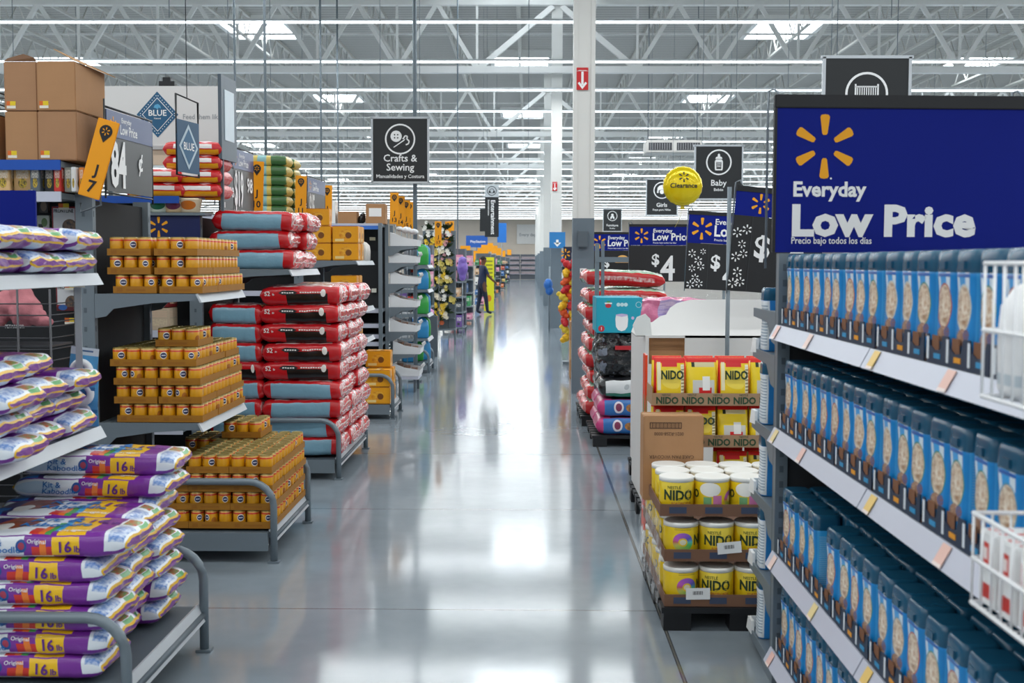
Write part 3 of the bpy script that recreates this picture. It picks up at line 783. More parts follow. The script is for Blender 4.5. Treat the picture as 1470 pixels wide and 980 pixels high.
def cart(label, y0, y1, x0, x1, zt, rail_z, foot=True):
    """low wheeled endcap base: deck, front lip and a bent tube rail at either end"""
    x0 += .016; c = thing('base_cart', label, 'display cart', (x0, y0, 0)); w = x1 - x0; L = y1 - y0
    m_ = MB(); m_.box(0, w - .02, .03, L - .03, zt - .03, zt); m_.build('deck', STEELD, c)
    m_ = MB(); m_.poly([(w - .02, .03, zt + .012), (w + .01, .03, zt - .055), (w, .03, zt - .057), (w - .03, .03, zt + .01)], (0, L - .06, 0)); m_.build('front_lip', GREYFR, c)
    for y in (.022, L - .022):
        m_ = MB(); m_.box(0, w - .03, y - .012, y + .012, zt - .10, zt - .002); m_.build('side_skirt', STEEL, c)
        m_ = MB(); r = .13; pts = [(0, y, rail_z)]
        pts += [(w - r + r*math.sin(a), y, rail_z - r + r*math.cos(a)) for a in [PI/2*k/6 for k in range(7)]]
        pts += [(w, y, .012)]
        m_.tube(pts, .019, 10); m_.box(w - .03, w + .03, y - .025, y + .025, 0.001, .012)
        m_.build('rail', STEEL, c)
    m_ = MB(); m_.tube([(w, .022, zt - .03), (w, L - .022, zt - .03)], .012, 8); m_.build('cross_tube', STEELD, c)
    return c

# ---- soft bags -----------------------------------------------------------------------------------
def bag_fn(L, W, T, seed, flatn=8, wr=.004, sag=0.0):
    """returns S(s, p): s -1..1 along the bag, p 0..1 round it (.5 = middle of the -Y side, .75 = middle of the top)"""
    base, fr = rrect(W/2, T/2, T*.33, 6)
    # rotate so that p runs from the +Y side: +Y side 0, bottom .25, -Y side .5, top .75
    def sec(p):
        q = (p + 0.0) % 1.0
        # walk the outline (starts at +x of the section = local +Y side, counter-clockwise -> reversed)
        t = (1.0 - q) % 1.0
        for i in range(len(fr) - 1):
            if fr[i] <= t <= fr[i+1] + 1e-9:
                a, b = base[i], base[(i+1) % len(base)]; k = (t - fr[i]) / max(1e-9, fr[i+1] - fr[i])
                return a[0] + (b[0]-a[0])*k, a[1] + (b[1]-a[1])*k
        return base[0]
    def S(s, p):
        y, z = sec(p); a = min(1.0, abs(s))
        kt = max(.05, (1 - a**flatn)) ** .5; kw = 1 - .06 * a**6
        n = noise.noise((s*4 + seed*7.1, p*9 + seed, seed*3.3)) + .5*noise.noise((s*11 + seed, p*23, seed*1.7))
        puff = 1 + .10 * (1 - (2*y/W)**2) * (1 - a**3) * (1 if z > 0 else .0)
        zz = z * kt * puff + n*wr*(1 + 1.5*a**4)
        zz = max(zz, -T/2 + .0005)
        return Vector((s*L/2 + .008*noise.noise((p*12, seed, s)), y*kw + n*wr*.8, zz + T/2 + sag*(s*s)))
    return S
def arcu(layers, k, ends=()):
    """move printed layers from position along the flat length to position along the wrapped length"""
    out = []
    for L in layers:
        L = list(L); c = lambda u: 0.0 if u <= 0 else (1.0 if u >= 1 else .5 + (u - .5)*k)
        if L[0] in 'rl': L[1], L[3] = c(L[1]), c(L[3])
        else: L[1] = c(L[1]); L[3] = L[3]*k
        out.append(tuple(L))
    return out + list(ends)
def bag_mesh(S, ns=34, nq=44):
    ss = [-1 + 2*(k/(ns-1)) for k in range(ns)]
    ss = [math.copysign(abs(s)**.8, s) for s in ss]
    b = MB(); rs = [[S(s, q/nq) for q in range(nq)] for s in ss]
    q_ = int(nq*.75); tot = [0.0]
    for i in range(1, ns): tot.append(tot[-1] + (rs[i][q_] - rs[i-1][q_]).length)
    mid = tot[-1]/2
    b.rings(rs, 0, True, ([q/nq for q in range(nq+1)], [t/tot[-1] for t in tot]), 0, 0)
    # here UV = (p, s01); the print material swaps them
    for i, u in enumerate(b.uv):
        b.uv[i] = [(v2, u2) for (u2, v2) in u]
    return b

# ---- purple and white cat food bags ----
KL, KW, KT = .60, .292, .0795
def kit_mat(seed):
    pv = '7b2f9b'; sd = .5
    Ls = [
        # top and bottom faces: white field, cat photograph, rainbow, yellow block
        ('r', .0, .555, .66, .945, 'e9eef4'), ('r', .0, .555, .17, .945, '3d2a6e'), ('r', .0, .555, .13, .7, '2f7fd0'),
        ('e', .27, .80, .13, .14, ('b4532a', '6b3a22', 9)), ('e', .21, .70, .06, .07, 'f0ece6'), ('e', .34, .86, .05, .05, '8a4a26'),
        ('r', .50, .56, .66, .94, 'e3ecf5'), ('r', .58, .56, .62, .94, '3aa6dc'),
        ('r', .62, .555, .80, .945, 'f2bf17'), ('r', .46, .555, .62, .61, pv), ('r', .44, .56, .50, .66, 'd23a2f'), ('r', .50, .56, .54, .72, 'e9742a'), ('r', .54, .56, .58, .78, '4aa24c'),
        # side bands
        ('r', .0, .452, .52, .548, 'e8edf3'), ('e', .12, .5, .16, .035, 'bfd9ee'), ('r', .42, .45, .62, .55, pv), ('r', .47, .45, .60, .50, 'd5352b'), ('r', .52, .45, .56, .53, 'ee7f2b'),
        ('e', .405, .5, .034, .032, '1f4f98'), ('e', .405, .5, .02, .018, 'a83a55'), ('r', .595, .453, .765, .547, 'f3c21b'),
        ('r', .0, .04, .6, .45, 'dfe7ef'),
        ]
    ends = [('r', .865, .47, .985, .93, 'e6edf4'), ('r', .885, .52, .97, .74, ('3f78c4', 'dfe9f4', 34)), ('r', .88, .78, .95, .88, ('d2512f', '5ba860', 26)), ('r', .955, .80, .985, .90, '5ba860'),
        ('r', .90, .30, .985, .44, 'cfdcec'), ('r', .984, .0, 1.0, 1.0, 'f0bd1e'), ('r', .0, .0, .016, 1.0, 'f0bd1e')]
    return printmat('catfood_print_%d' % seed, pv, arcu(Ls, KL/(KL + KT), ends), rough=.28, coat=.25, bump=(22, .35))
KITM = [kit_mat(0)]
PURP = mat('5d1f86', .4); BLUI = mat('1f6fb8', .4); KWH = mat('f3f3f5', .4)
def kit_bag(seed, top):
    S = bag_fn(KL, KW, KT, seed, 12, .0035)
    r = thing('cat_food_bag', 'bag', 'pet food bag')
    bag_mesh(S, 32, 48).build('bag', KITM[0], r, recalc=True)
    peri = 2*(KW + KT)
    def side(x, y):   # x along the bag from its middle, y up from the middle of the -Y side
        P = S(x/(KL/2), .5 + y/peri); Q = Vector((0, -.004, 0)); return P + Q
    def over(x, y):
        P = S(x/(KL/2), .5 + (KT/2 + KW/2 + y)/peri); return P + Vector((0, 0, .0022))
    t = MB()
    put_text(t, '16', side, .056, .067, -.021, .025, 'LEFT', 0, .9); put_text(t, 'lb', side, .034, .124, -.021, .02, 'LEFT', 0, .9)
    put_text(t, 'Kit &', side, .034, -.185, .003, .012, 'LEFT', 1); put_text(t, 'Kaboodle', side, .034, -.185, -.024, .012, 'LEFT', 1)
    put_text(t, 'Original', side, .02, -.03, .012, .012, 'LEFT', 2)
    if top:
        put_text(t, 'Kit &', over, .10, -.10, .035, .018, 'LEFT', 1, .9); put_text(t, 'Kaboodle', over, .085, -.10, -.045, .018, 'LEFT', 1, .72)
        put_text(t, 'Original', over, .035, .06, -.12, .012, 'LEFT', 2)
        put_text(t, '16', over, .085, .10, .02, .025, 'LEFT', 0); put_text(t, 'lb', over, .05, .19, .02, .02, 'LEFT', 0)
    t.build('lettering', [PURP, BLUI, KWH], r, recalc=False)
    return r
KIT = [Kind(kit_bag(q + 1, q < 2)) for q in range(4)]
rk = random.Random(11)
cart('grey base cart piled with purple and white cat food bags', 3.80, 4.78, -2.27, XC + .02, .185, .425)
for col_ in range(3):
    n = [6, 6, 7][col_]; y = 3.851 + KW/2 + col_ * (KW + .004)
    for ly in range(n):
        v = [2, 3, 2, 3, 2, 0, 1][ly] if ly < n - 1 else [0, 1, 1][col_]
        x = -1.675 + [0, -.035, -.015][col_] + rk.uniform(-.035, .02) + (.05 if ly == n - 1 else (-.03 if ly == 0 else 0))
        KIT[v].put((x, y, .204 + ly*.082), (rk.uniform(-.015, .015), rk.uniform(-.01, .012), rk.uniform(-.05, .03) if ly else 0),
            'purple and white cat food bag, %s up, %s pile back on the cart' % (ORD[ly], ORD[col_]), 'cat food bags on the base cart')
KIT[0].put((-1.66, 4.62, .204 + 7*.082), (0, .02, .06), 'purple and white cat food bag lying topmost of the rear pile on the base cart', 'cat food bags on the base cart')
# the two cat food shelves above the cart (the endcap leans a little into the aisle towards the viewer)
endcap('grey endcap shelving holding the purple cat food bags', 3.72, 4.76, [.925, 1.545], 1.95, True, XB - .10, XS - .012, True, -.0)
for ly in range(4):
    for c in range(3):
        if ly == 3 and c == 2: continue
        KIT[(ly + c) % 4].put((-2.03 + [.02, -.02, .03, -.03][ly] + rk.uniform(-.01, .02) + (.05 if c == 0 else 0), 3.72 + .17 + c*.318, .9345 + ly*.083), (rk.uniform(-.02, .02), 0, PI*((ly + c) % 2) + rk.uniform(-.06, .06)) if False else (rk.uniform(-.03, .03), .0, rk.uniform(-.06, .06)),
            'purple and white cat food bag, %s layer, %s from near end, middle shelf' % (ORD[ly], ORD[c]), 'cat food bags on the middle shelf')
for ly in range(2):
    for c in range(3):
        KIT[(ly*2 + c) % 4].put((-2.02 + rk.uniform(-.01, .02) + .02*ly, 3.73 + .17 + c*.322, 1.5545 + ly*.084), (rk.uniform(-.03, .03), 0, rk.uniform(-.07, .07)),
            'purple and white cat food bag, %s layer, %s from near end, upper shelf' % (ORD[ly], ORD[c]), 'cat food bags on the upper shelf')

# ---- dog food cans in shrink-wrapped trays ----
CANP = [printmat('dogcan_%d' % q, 'db9a10', L, .3, .1, metal=0) for q, L in enumerate((
    [('r', 0, .78, 1, .87, 'c92017'), ('r', 0, .86, 1, 1, 'd9a04a'), ('e', .5, .58, .085, .2, 'e6e2da'), ('e', .5, .58, .072, .15, '1d2850'), ('r', .45, .55, .55, .61, 'c9c9d6'), ('r', .1, .1, .25, .3, 'e9c28a')],
    [('r', 0, .78, 1, .87, 'c92017'), ('r', 0, .86, 1, 1, 'd9a04a'), ('e', .52, .38, .07, .22, 'b06a1c'), ('e', .33, .58, .07, .18, 'e6e2da'), ('e', .33, .58, .058, .14, '1d2850'), ('r', .29, .55, .37, .61, 'c9c9d6')],
    [('r', 0, .78, 1, .87, 'd2301c'), ('r', 0, .86, 1, 1, 'dbae62'), ('r', .42, .1, .58, .2, 'f1e6cf'), ('e', .7, .4, .08, .2, 'a8631c')]))]
CTOP = mat('93834a', .3, .5, .08, 20); CTR = mat('a06a10', .6, 0, .08, 8); CTRP = mat('96600f', .6)
def can_geo():
    r, H, n = .0355, .094, 16
    prof = [(0, r*.94), (.003, r), (H - .006, r), (H - .003, r*.93), (H, r*.95), (H, r*.88), (H - .003, r*.86)]
    b = MB(); ang = [2*PI*k/n + PI/2 for k in range(n)]
    b.rings([[(q*math.cos(a), q*math.sin(a), z) for a in ang] for z, q in prof], 0, True, ([k/n for k in range(n+1)], [z/H for z, q in prof]), 0, 1, lambda i, k: 0 if i < 2 else 1)
    return b
CG = can_geo(); CANME = [CG.mesh('can', [CANP[q], CTOP]) for q in range(3)]
CX, CY = .2275, .3035
def tray_box():
    b = MB(); h = .036
    b.box(0, CX, 0, CY, 0, .002)
    for y in (0, CY - .002): b.box(0, CX, y, y + .002, .002, h)
    for x in (0, CX - .002): b.box(x, x + .002, .002, CY - .002, .002, h)
    b.box(.02, .05, -.0006, 0, .008, .028, 1); b.box(.07, .17, -.0006, 0, .012, .022, 1)
    return b
TRB = tray_box().mesh('tray', [CTR, CTRP])
def can_case(seed):
    rr = random.Random(seed); c = thing('can_case', 'case', 'case of cans')
    obj('tray', TRB, c)
    for i in range(3):
        for j in range(4):
            obj('can', CANME[rr.choice([0, 1, 2])], c, (.0385 + i*.0752, .0385 + j*.0755, .0025), rr.uniform(-PI, PI))
    return c
CASES = [Kind(can_case(q)) for q in range(4)]
rc = random.Random(5)
def case(x, y, z, where):
    CASES[rc.randrange(4)].put((x + rc.uniform(-.004, .004), y + rc.uniform(0, .004), z), rc.uniform(-.006, .006), 'tray of yellow dog food cans, ' + where.replace(' the middle shelf', ' middle shelf').replace(' the top shelf',' top shelf').replace('on the cart', 'on cart'), 'shrink-wrapped trays of dog food cans')
Y1 = 6.17
endcap('grey endcap shelving stacked with trays of yellow dog food cans', Y1, Y1 + .95, [.745, 1.425], 1.95)
cart('grey base cart piled with trays of yellow dog food cans', Y1, Y1 + 1.015, XB, XC, .165, .435)
CWD = ['aisle', 'second', 'third', 'innermost']
HT = .0985
for ly in range(3):               # base cart: outer trays and every top tray
    for i in range(4):
        for j in range(3):
            if not (j == 0 or i == 3 or ly == 2): continue
            case(XB + .002 + i*.2295, Y1 + .045 + j*.306, .1785 + ly*HT, '%s layer on the cart, %s row, %s column' % (ORD[ly], ['front', 'middle', 'rear'][j], CWD[3 - i]))
for i in (2, 3):
    for j in range(3): case(XB - .004 + i*.2295, Y1 + .05 + j*.306, .1785 + 3*HT, 'fourth layer on the cart, %s row, %s column' % (['front', 'middle', 'rear'][j], CWD[3 - i]))
for i, j in ((2, 2), (1, 2)): case(XB + .03 + i*.2295, Y1 + .05 + j*.306, .1785 + (4 if i == 2 else 3)*HT, '%s layer on the cart, rear row, away from the aisle' % ('topmost' if i == 2 else 'fourth'))
for ly in range(4):               # middle shelf
    for i in range(2):
        for j in range(3):
            if i == 0 and j > 0 and ly < 3: continue
            case(-2.178 + i*.2315 + [.008, 0, -.004, -.025][ly], Y1 + .012 + j*.306, .752 + ly*HT, '%s layer of the middle shelf, %s row, %s' % (ORD[ly], ['front', 'middle', 'rear'][j], ['inner column', 'aisle column'][i]))
case(-1.985, Y1 + .10, .752 + 4*HT, 'lone one on top of the middle shelf pile')
for ly in range(3):               # top shelf
    for i in range(2):
        for j in range(3):
            if i == 0 and j > 0 and ly < 2: continue
            case(-2.195 + i*.236 + [.03, 0, .0][ly] - (.0 if i else .01), Y1 + .012 + j*.306, 1.432 + ly*HT, '%s layer of the top shelf, %s row, %s' % (ORD[ly], ['front', 'middle', 'rear'][j], ['inner column', 'aisle column'][i]))

# ---- big red dog food bags ----
DL, DW, DT = .60, .45, .139
def dog_mat(q):
    red, blu, blk = 'c4141c', '7fa9bd', '17100f'
    if q == 0: Ls = [('r', .0, .555, 1, .945, 'b81620'), ('r', .12, .57, .9, .93, ('d8d2d0', 'b3252c', 7)), ('r', .25, .6, .7, .9, ('e9e5e2', '7a2226', 12)),
        ('r', .30, .42, .86, .512, blk), ('r', .0, .0, 1, .40, 'a3111a'), ('e', .80, .515, .035, .026, 'e9e4dd'), ]; ends = [('r', .9, .30, 1, .80, 'd3161f'), ('e', .955, .60, .03, .12, ('ece4e0', 'b5333c', 24)), ('r', .90, .66, .94, .80, ('e6dfdc', '8f1f26', 20)), ('e', .95, .45, .02, .04, ('2a1a1a', 'e8e2de', 30)), ('r', .985, 0, 1, 1, 'e9d9d4')]
    else: Ls = [('r', .06, .40, .885, .545, blu), ('r', .06, .40, .885, .44, '8db6c8'), ('r', .1, .57, .9, .93, ('9d1720', 'c9b9b5', 6)), ('r', .0, .0, 1, .36, 'a3111a')]; ends = [('r', .91, .30, 1, .80, 'd3161f'), ('e', .955, .56, .03, .12, ('ece4e0', 'b5333c', 24)), ('r', .90, .66, .94, .80, ('e6dfdc', '8f1f26', 20)), ('r', .985, 0, 1, 1, 'e9d9d4')]
    return printmat('dogfood_print_%d' % q, red, arcu(Ls, .814, ends), rough=.26, coat=.3, bump=(16, .45))
DOGM = [dog_mat(0), dog_mat(1)]
WHI = mat('f0ebe6', .4)
def dog_bag(seed, q, DL=DL):
    S = bag_fn(DL, DW, DT, seed + 40, 14, .006)
    r = thing('dog_food_bag', 'bag', 'pet food bag'); bag_mesh(S, 28, 48).build('bag', DOGM[q], r)
    if q == 0 and DL > .5:
        peri = 2*(DW + DT)
        def side(x, y): return S(x/(DL/2), .5 + y/peri) + Vector((0, -.0025, 0))
        t = MB(); put_text(t, '52', side, .05, -.265, .005, .02, 'LEFT', 0, .9); put_text(t, 'lb', side, .022, -.205, .005, .02, 'LEFT', 0)
        t.poly([side(x, y) for x, y in ((-.16, .025), (-.13, .042), (-.05, .042), (-.02, .025), (-.05, .008), (-.13, .008))], None, 1)
        put_text(t, 'OLD ROY' if False else 'Dog Chow', side, .018, -.14, .018, .012, 'LEFT', 0, .9) if False else None
        for k in range(9): rect(t, lambda x, y: side(x, y), -.005 + k*.018, .02, .008 + k*.018, .03, 0)
        for k in range(5): rect(t, lambda x, y: side(x, y), -.135 + k*.018, .02, -.122 + k*.018, .03, 0)
        t.build('lettering', [WHI, BLACK], r, recalc=False)
    return r
DB = [Kind(dog_bag(1, 0)), Kind(dog_bag(2, 1)), Kind(dog_bag(3, 0)), Kind(dog_bag(4, 1)), Kind(dog_bag(5, 0, .40)), Kind(dog_bag(6, 1, .40))]
Y2 = 8.58
cart('grey base cart piled with red dog food bags', Y2, Y2 + 1.49, XB - .1, -1.385, .15, .437)
endcap('grey endcap shelving above the red dog food bags', Y2, Y2 + 1.12, [1.535], 1.95, True, XB - .1)
CN = {4: 'shorter black-sided red dog food bag', 5: 'shorter blue-sided red dog food bag', 0: 'black-sided red dog food bag', 1: 'blue-sided red dog food bag', 2: 'black-sided red dog food bag', 3: 'blue-sided red dog food bag'}
def dog(v, x, y, z, rot, where, grp): DB[v].put((x, y, z), rot, '%s, %s' % (CN[v], where), grp)
rd = random.Random(9)
front = [1, 3, 1, 3, 0, 2, 0, 2, 0]
for ly, v in enumerate(front):
    dog(v, -1.655 + rd.uniform(-.025, .02), Y2 + .055 + DW/2, .166 + ly*.1395, (rd.uniform(-.02, .02), rd.uniform(-.02, .02), rd.uniform(-.05, .05)), '%s from the bottom of the pile by the aisle' % ORD[ly], 'dog food bags on the cart')
for ly in range(9):
    dog([2, 0][ly % 2], -1.665 + rd.uniform(-.02, .03), Y2 + .055 + DW*1.5, .166 + ly*.1395, (0, rd.uniform(-.02, .02), rd.uniform(-.05, .05)), '%s from the bottom of the second pile back' % ORD[ly], 'dog food bags on the cart')
for ly in range(9):
    dog([0, 2][ly % 2], -1.665 + rd.uniform(-.02, .03), Y2 + .065 + DW*2.5, .166 + ly*.1395, (0, rd.uniform(-.02, .02), rd.uniform(-.05, .05)), '%s from the bottom of the rearmost pile' % ORD[ly], 'dog food bags on the cart')
inner = [4, 5, 5, 5, 4, 5, 5, 5]
for ly, v in enumerate(inner):
    dog(v, -2.145 + rd.uniform(-.01, .005), Y2 + .06 + DW/2 + .02, .166 + ly*.1395, (0, rd.uniform(-.02, .02), rd.uniform(-.04, .04)), '%s from the bottom of the inner pile' % ORD[ly], 'dog food bags on the cart')
dog(0, -2.1, Y2 + .75, .1525 + 8.6*.1405, (0, .05, .1), 'lying across the inner pile under the shelf', 'dog food bags on the cart') if False else None
for ly in range(3):
    dog([1, 3, 1][ly], -2.0 + [0, -.04, .03][2 - ly]*.6, Y2 + .02 + DW/2, 1.545 + ly*.140, (0, rd.uniform(-.02, .02), rd.uniform(-.03, .03)), '%s of three stacked on the shelf, front pile' % ['lowest', 'middle', 'topmost'][ly], 'dog food bags on the shelf')
    dog([2, 0, 2][ly], -2.0 + .02*ly, Y2 + .03 + DW*1.5, 1.545 + ly*.140, (0, rd.uniform(-.02, .02), rd.uniform(-.03, .03)), '%s of three stacked on the shelf, rear pile' % ['lowest', 'middle', 'topmost'][ly], 'dog food bags on the shelf')

# ---- mustard coloured boxes on the third endcap ----
Y3 = 11.93
MUSM = printmat('mustard_box_print', 'eda312', [('e', .5, .5, .25, .3, ('d98512', 'f4b83a', 8)), ('e', .62, .45, .12, .18, '7a4a1c'), ('r', .1, .1, .45, .25, 'f4d68e'), ('r', .0, .0, 1, .05, 'b9741a')], .4, .1)
def mus_box(): 
    r = thing('pet_food_carton', 'carton', 'carton'); MB().box(-.13, .13, -.1, .1, 0, .172).build('carton', MUSM, r, bevel=.006); MB().box(-.02, .02, -.1015, .1015, .172, .1735).build('tape', mat('e8c98a', .3), r); return r
MK = Kind(mus_box())
endcap('grey endcap shelving holding mustard coloured cartons', Y3, Y3 + 1.25, [.78, 1.11, 1.605], 1.95)
cart('small grey base cart holding mustard coloured cartons', Y3, Y3 + .75, XB, -1.37, .15, .45)
for q, (x, y, z, w) in enumerate([(-2.1, 0, 0, 'lower row, innermost'), (-1.83, 0, 0, 'lower row, second from the aisle'), (-1.53, 0, 0, 'lower row, by the aisle'), (-1.83, 0, 1, 'upper row, second from the aisle'), (-1.53, 0, 1, 'upper row, by the aisle'), (-1.53, .3, 0, 'lower row, behind by the aisle'), (-1.53, .3, 1, 'upper row, behind by the aisle'), (-1.56, .3, 2, 'topmost, by the aisle')]):
    MK.put((x, Y3 + .15 + y, .152 + z*.175), 0, 'mustard coloured pet food carton on the base cart, ' + w, 'mustard cartons on the base cart')
for q, z in enumerate((.781, 1.111)):
    for ly in range([1, 2][q]):
        for j in range(2): MK.put((-1.87, Y3 + .17 + j*.23, z + .001 + ly*.1745), .03*(ly - j), 'mustard pet food carton, %s shelf up, %s layer, %s row' % (ORD[q], ['lower', 'upper'][ly], ['front', 'rear'][j]), 'mustard cartons on the lower shelves')
for ly in range(2):
    for i in range(2):
        for j in range(2): MK.put((-2.12 + i*.275, Y3 + .14 + j*.22, 1.612 + ly*.1745), rd.uniform(-.03, .03), 'mustard pet food carton, upper shelf, %s layer, %s row, %s' % (['lower', 'upper'][ly], ['front', 'rear'][j], ['inner', 'by aisle'][i]), 'mustard cartons on the upper shelf')
MK.put((-2.14, Y3 + .14, 1.612 + 2*.1745), .05, 'mustard pet food carton, topmost on the upper shelf of the third endcap', 'mustard cartons on the upper shelf')
POU = soft_pack(printmat('treat_pouch', 'd9d5cc', [('r', .4, .2, .6, .6, 'a8453a'), ('e', .5, .7, .1, .12, '4a6a8a')], .35), .16, .1, .21)
for k in range(3): tag(obj('treat_pouch', POU, None, (-1.79, Y3 + .66 + k*.13, 1.606)), 'pale pet treat pouch beside the mustard cartons, %s' % ['front one', 'middle one', 'rear one'][k], 'pouch', 'treat pouches on the upper shelf')

# ================================================================== SIGNS
def hang_sign(name_label, px0, py0, px1, py1, Y, icon, words, rot=0.0, wire=True, h_px=None):
    a, b = at(px0, py0, Y), at(px1, py1, Y); w, h = b.x - a.x, a.z - b.z
    s_ = thing('hanging_sign', name_label, 'hanging sign', (a.x + w/2, Y, b.z), rot)
    MB().box(-w/2, w/2, -.012, .012, 0, h).build('board', SIGNB, s_)
    fr = MB(); t = w*.035
    for z in (0, h): fr.box(-w/2 - t, w/2 + t, -.02, .02, z - t*.5, z + t*.5)
    for x in (-w/2, w/2): fr.box(x - t*.5, x + t*.5, -.02, .02, 0, h)
    fr.build('frame', GREYFR, s_)
    f = flat((0, -.0145, 0), (1,0,0), (0,0,1)); l = MB(); icon(l, f, w, h); l.build('icon', [INK, SIGNB], s_)
    if words:
        l = MB()
        for (txt, z, size, bold) in words: put_text(l, txt, f, size*h, 0, z*h, bold, 'CENTER')
        l.build('lettering', INK, s_)
    if wire:
        for x in (-w*.35, w*.35):
            m_ = MB(); m_.tube([(x, 0, h), (x, 0, 8.59 - b.z)], .004, 5); m_.build('hanger_wire', WIRE, s_)
    return s_
def ic_crafts(l, f, w, h):
    y = h*.67; ring(l, f, w*.27, w*.028, 0, y); disc(l, f, w*.10, -w*.07, y + w*.05)
    g2 = lambda x, y_: f(x, y_) + Vector((0, -.001, 0))
    for dx in (-.025, .025):
        for dy in (-.025, .025): disc(l, g2, w*.014, -w*.07 + dx*w*1.1, y + w*.05 + dy*w*1.1, 1, 8)
    l.poly([f(-w*.11, y - w*.15), f(w*.07, y - w*.03), f(w*.10, y + w*.01), f(w*.05, y - w*.02), f(-w*.12, y - w*.14)])
    pts = [(.05, .0), (.09, .06), (.13, .05), (.12, .0), (.16, -.03), (.15, -.08), (.10, -.10)]
    for p, q in zip(pts, pts[1:]):
        (x0, y0), (x1, y1) = p, q; n = Vector((y0 - y1, x1 - x0)).normalized() * .012
        l.poly([f((x0 + n.x)*w, y + (y0 + n.y)*w), f((x1 + n.x)*w, y + (y1 + n.y)*w), f((x1 - n.x)*w, y + (y1 - n.y)*w), f((x0 - n.x)*w, y + (y0 - n.y)*w)])
def ic_bottle(l, f, w, h):
    y = h*.69; ring(l, f, w*.27, w*.03, 0, y); P = lambda q: [f(x*w, y + z*w) for x, z in q]
    l.poly(P([(-.075, -.17), (.075, -.17), (.085, -.12), (.085, .02), (.06, .06), (-.06, .06), (-.085, .02), (-.085, -.12)]))
    l.poly(P([(-.075, .07), (.075, .07), (.06, .11), (.025, .12), (.025, .16), (0, .185), (-.025, .16), (-.025, .12), (-.06, .11)]))
    g2 = lambda x, y_: f(x, y_) + Vector((0, -.001, 0))
    l.poly([g2(x*w, y + z*w) for x, z in ((-.05, -.14), (.05, -.14), (.055, .0), (-.055, .0))], None, 1)
    for k in range(3): rect(l, lambda x, y_: f(x, y_) + Vector((0, -.002, 0)), -.04*w, y + (-.1 + k*.035)*w, .04*w, y + (-.085 + k*.035)*w)
def ic_girl(l, f, w, h):
    y = h*.69; ring(l, f, w*.27, w*.03, 0, y)
    l.poly([f(x*w, y + z*w) for x, z in ((-.16, -.08), (-.11, -.09), (-.1, .0), (0, .03), (.1, 0), (.11, -.09), (.16, -.08), (.14, .08), (.08, .15), (0, .17), (-.08, .15), (-.14, .08))])
    disc(l, f, w*.07, 0, y - w*.05, 0, 14)
def ic_chair(l, f, w, h):
    y = h*.69; ring(l, f, w*.27, w*.03, 0, y)
    disc(l, f, w*.07, 0, y + w*.06, 0, 14); l.poly([f(x*w, y + z*w) for x, z in ((-.12, -.15), (-.09, -.02), (0, .02), (.09, -.02), (.12, -.15), (.06, -.16), (.0, -.06), (-.06, -.16))])
def ic_crib(l, f, w, h):
    y = h*.62; ring(l, f, w*.25, w*.027, 0, y)
    for x in (-.14, .12): rect(l, f, x*w, y - .13*w, (x + .02)*w, y + .11*w)
    rect(l, f, -.13*w, y + .07*w, .13*w, y + .088*w); rect(l, f, -.13*w, y - .09*w, .13*w, y - .07*w)
    for k in range(9): rect(l, f, (-.112 + k*.026)*w, y - .08*w, (-.100 + k*.026)*w, y + .08*w)
hang_sign('black Crafts and Sewing sign with button and needle icon hanging over the left runs', 534, 169, 615, 262, 15.6, ic_crafts, [('Crafts &', .325, .155, .012), ('Sewing', .185, .155, .012), ('Manualidades y Costura', .07, .078, .012)])
hang_sign('black Baby sign with feeding bottle icon beside the yellow balloon', 998, 209, 1065, 286, 18.9, ic_bottle, [('Baby', .255, .155, .012), ('Bebés', .155, .075, .012)])
hang_sign('black Girls sign partly hidden by the yellow balloon', 928, 257, 972, 309, 28.8, ic_girl, [('Girls', .235, .155, .012), ('Ropa para Niñas', .13, .075, .01)])
hang_sign('small far black Furniture sign with figure icon', 866, 300, 892, 332, 46, ic_chair, [('Furniture', .225, .14, .012), ('Muebles', .11, .075, .01)])
hang_sign('black sign with white crib icon rising behind the big blue banner', 1183, 82, 1303, 220, 10.7, ic_crib, [])
# tall pole that carries the crafts sign
p = at(596, 330, 15.75); t = thing('sign_pole', 'thin grey pole running up from the shelves behind the crafts sign', 'pole', (p.x, 15.75, 0))
MB().tube([(0, 0, 0.001), (0, 0, 8.59)], .028, 8).build('pole', STEEL, t); MB().box(-.09, .09, -.09, .09, 0.001, .02).build('foot_plate', STEELD, t)
# entertainment blade
en = thing('hanging_sign', 'narrow black Entertainment blade with grey headphone panel on top', 'hanging sign', at(706, 340, 30))
wE, hE, gE = .35, 1.0, .31
MB().box(-wE/2, wE/2, -.012, .012, 0, hE).build('board', SIGNB, en); MB().box(-wE/2, wE/2, -.012, .012, hE, hE + gE).build('icon_panel', mat('b9c0c4', .5), en)
f = flat((0, -.0145, 0), (1,0,0), (0,0,1)); l = MB(); ring(l, f, .12, .016, 0, hE + .155, 0); ring(l, f, .06, .014, 0, hE + .155, 0, 16)
for x in (-.055, .055): rect(l, f, x - .022, hE + .10, x + .022, hE + .155)
l.build('icon', INKD, en)
l = MB(); put_text(l, 'Entertainment', flat((-.02, -.0145, hE - .07), (0,0,-1), (1,0,0)), .15, 0, 0, .015, 'LEFT'); put_text(l, 'Entretenimiento', flat((-.10, -.0145, hE - .07), (0,0,-1), (1,0,0)), .06, 0, 0, .008); l.build('lettering', INK, en)
for x in (-.12, .12): m_ = MB(); m_.tube([(x, 0, hE + gE), (x, 0, 8.59 - en.location.z)], .004, 5); m_.build('hanger_wire', WIRE, en)
e2 = thing('hanging_sign', 'small black panel behind the Entertainment blade', 'hanging sign', at(694, 332, 33)); MB().box(-.1, .1, -.012, .012, 0, .62).build('board', SIGNB, e2)
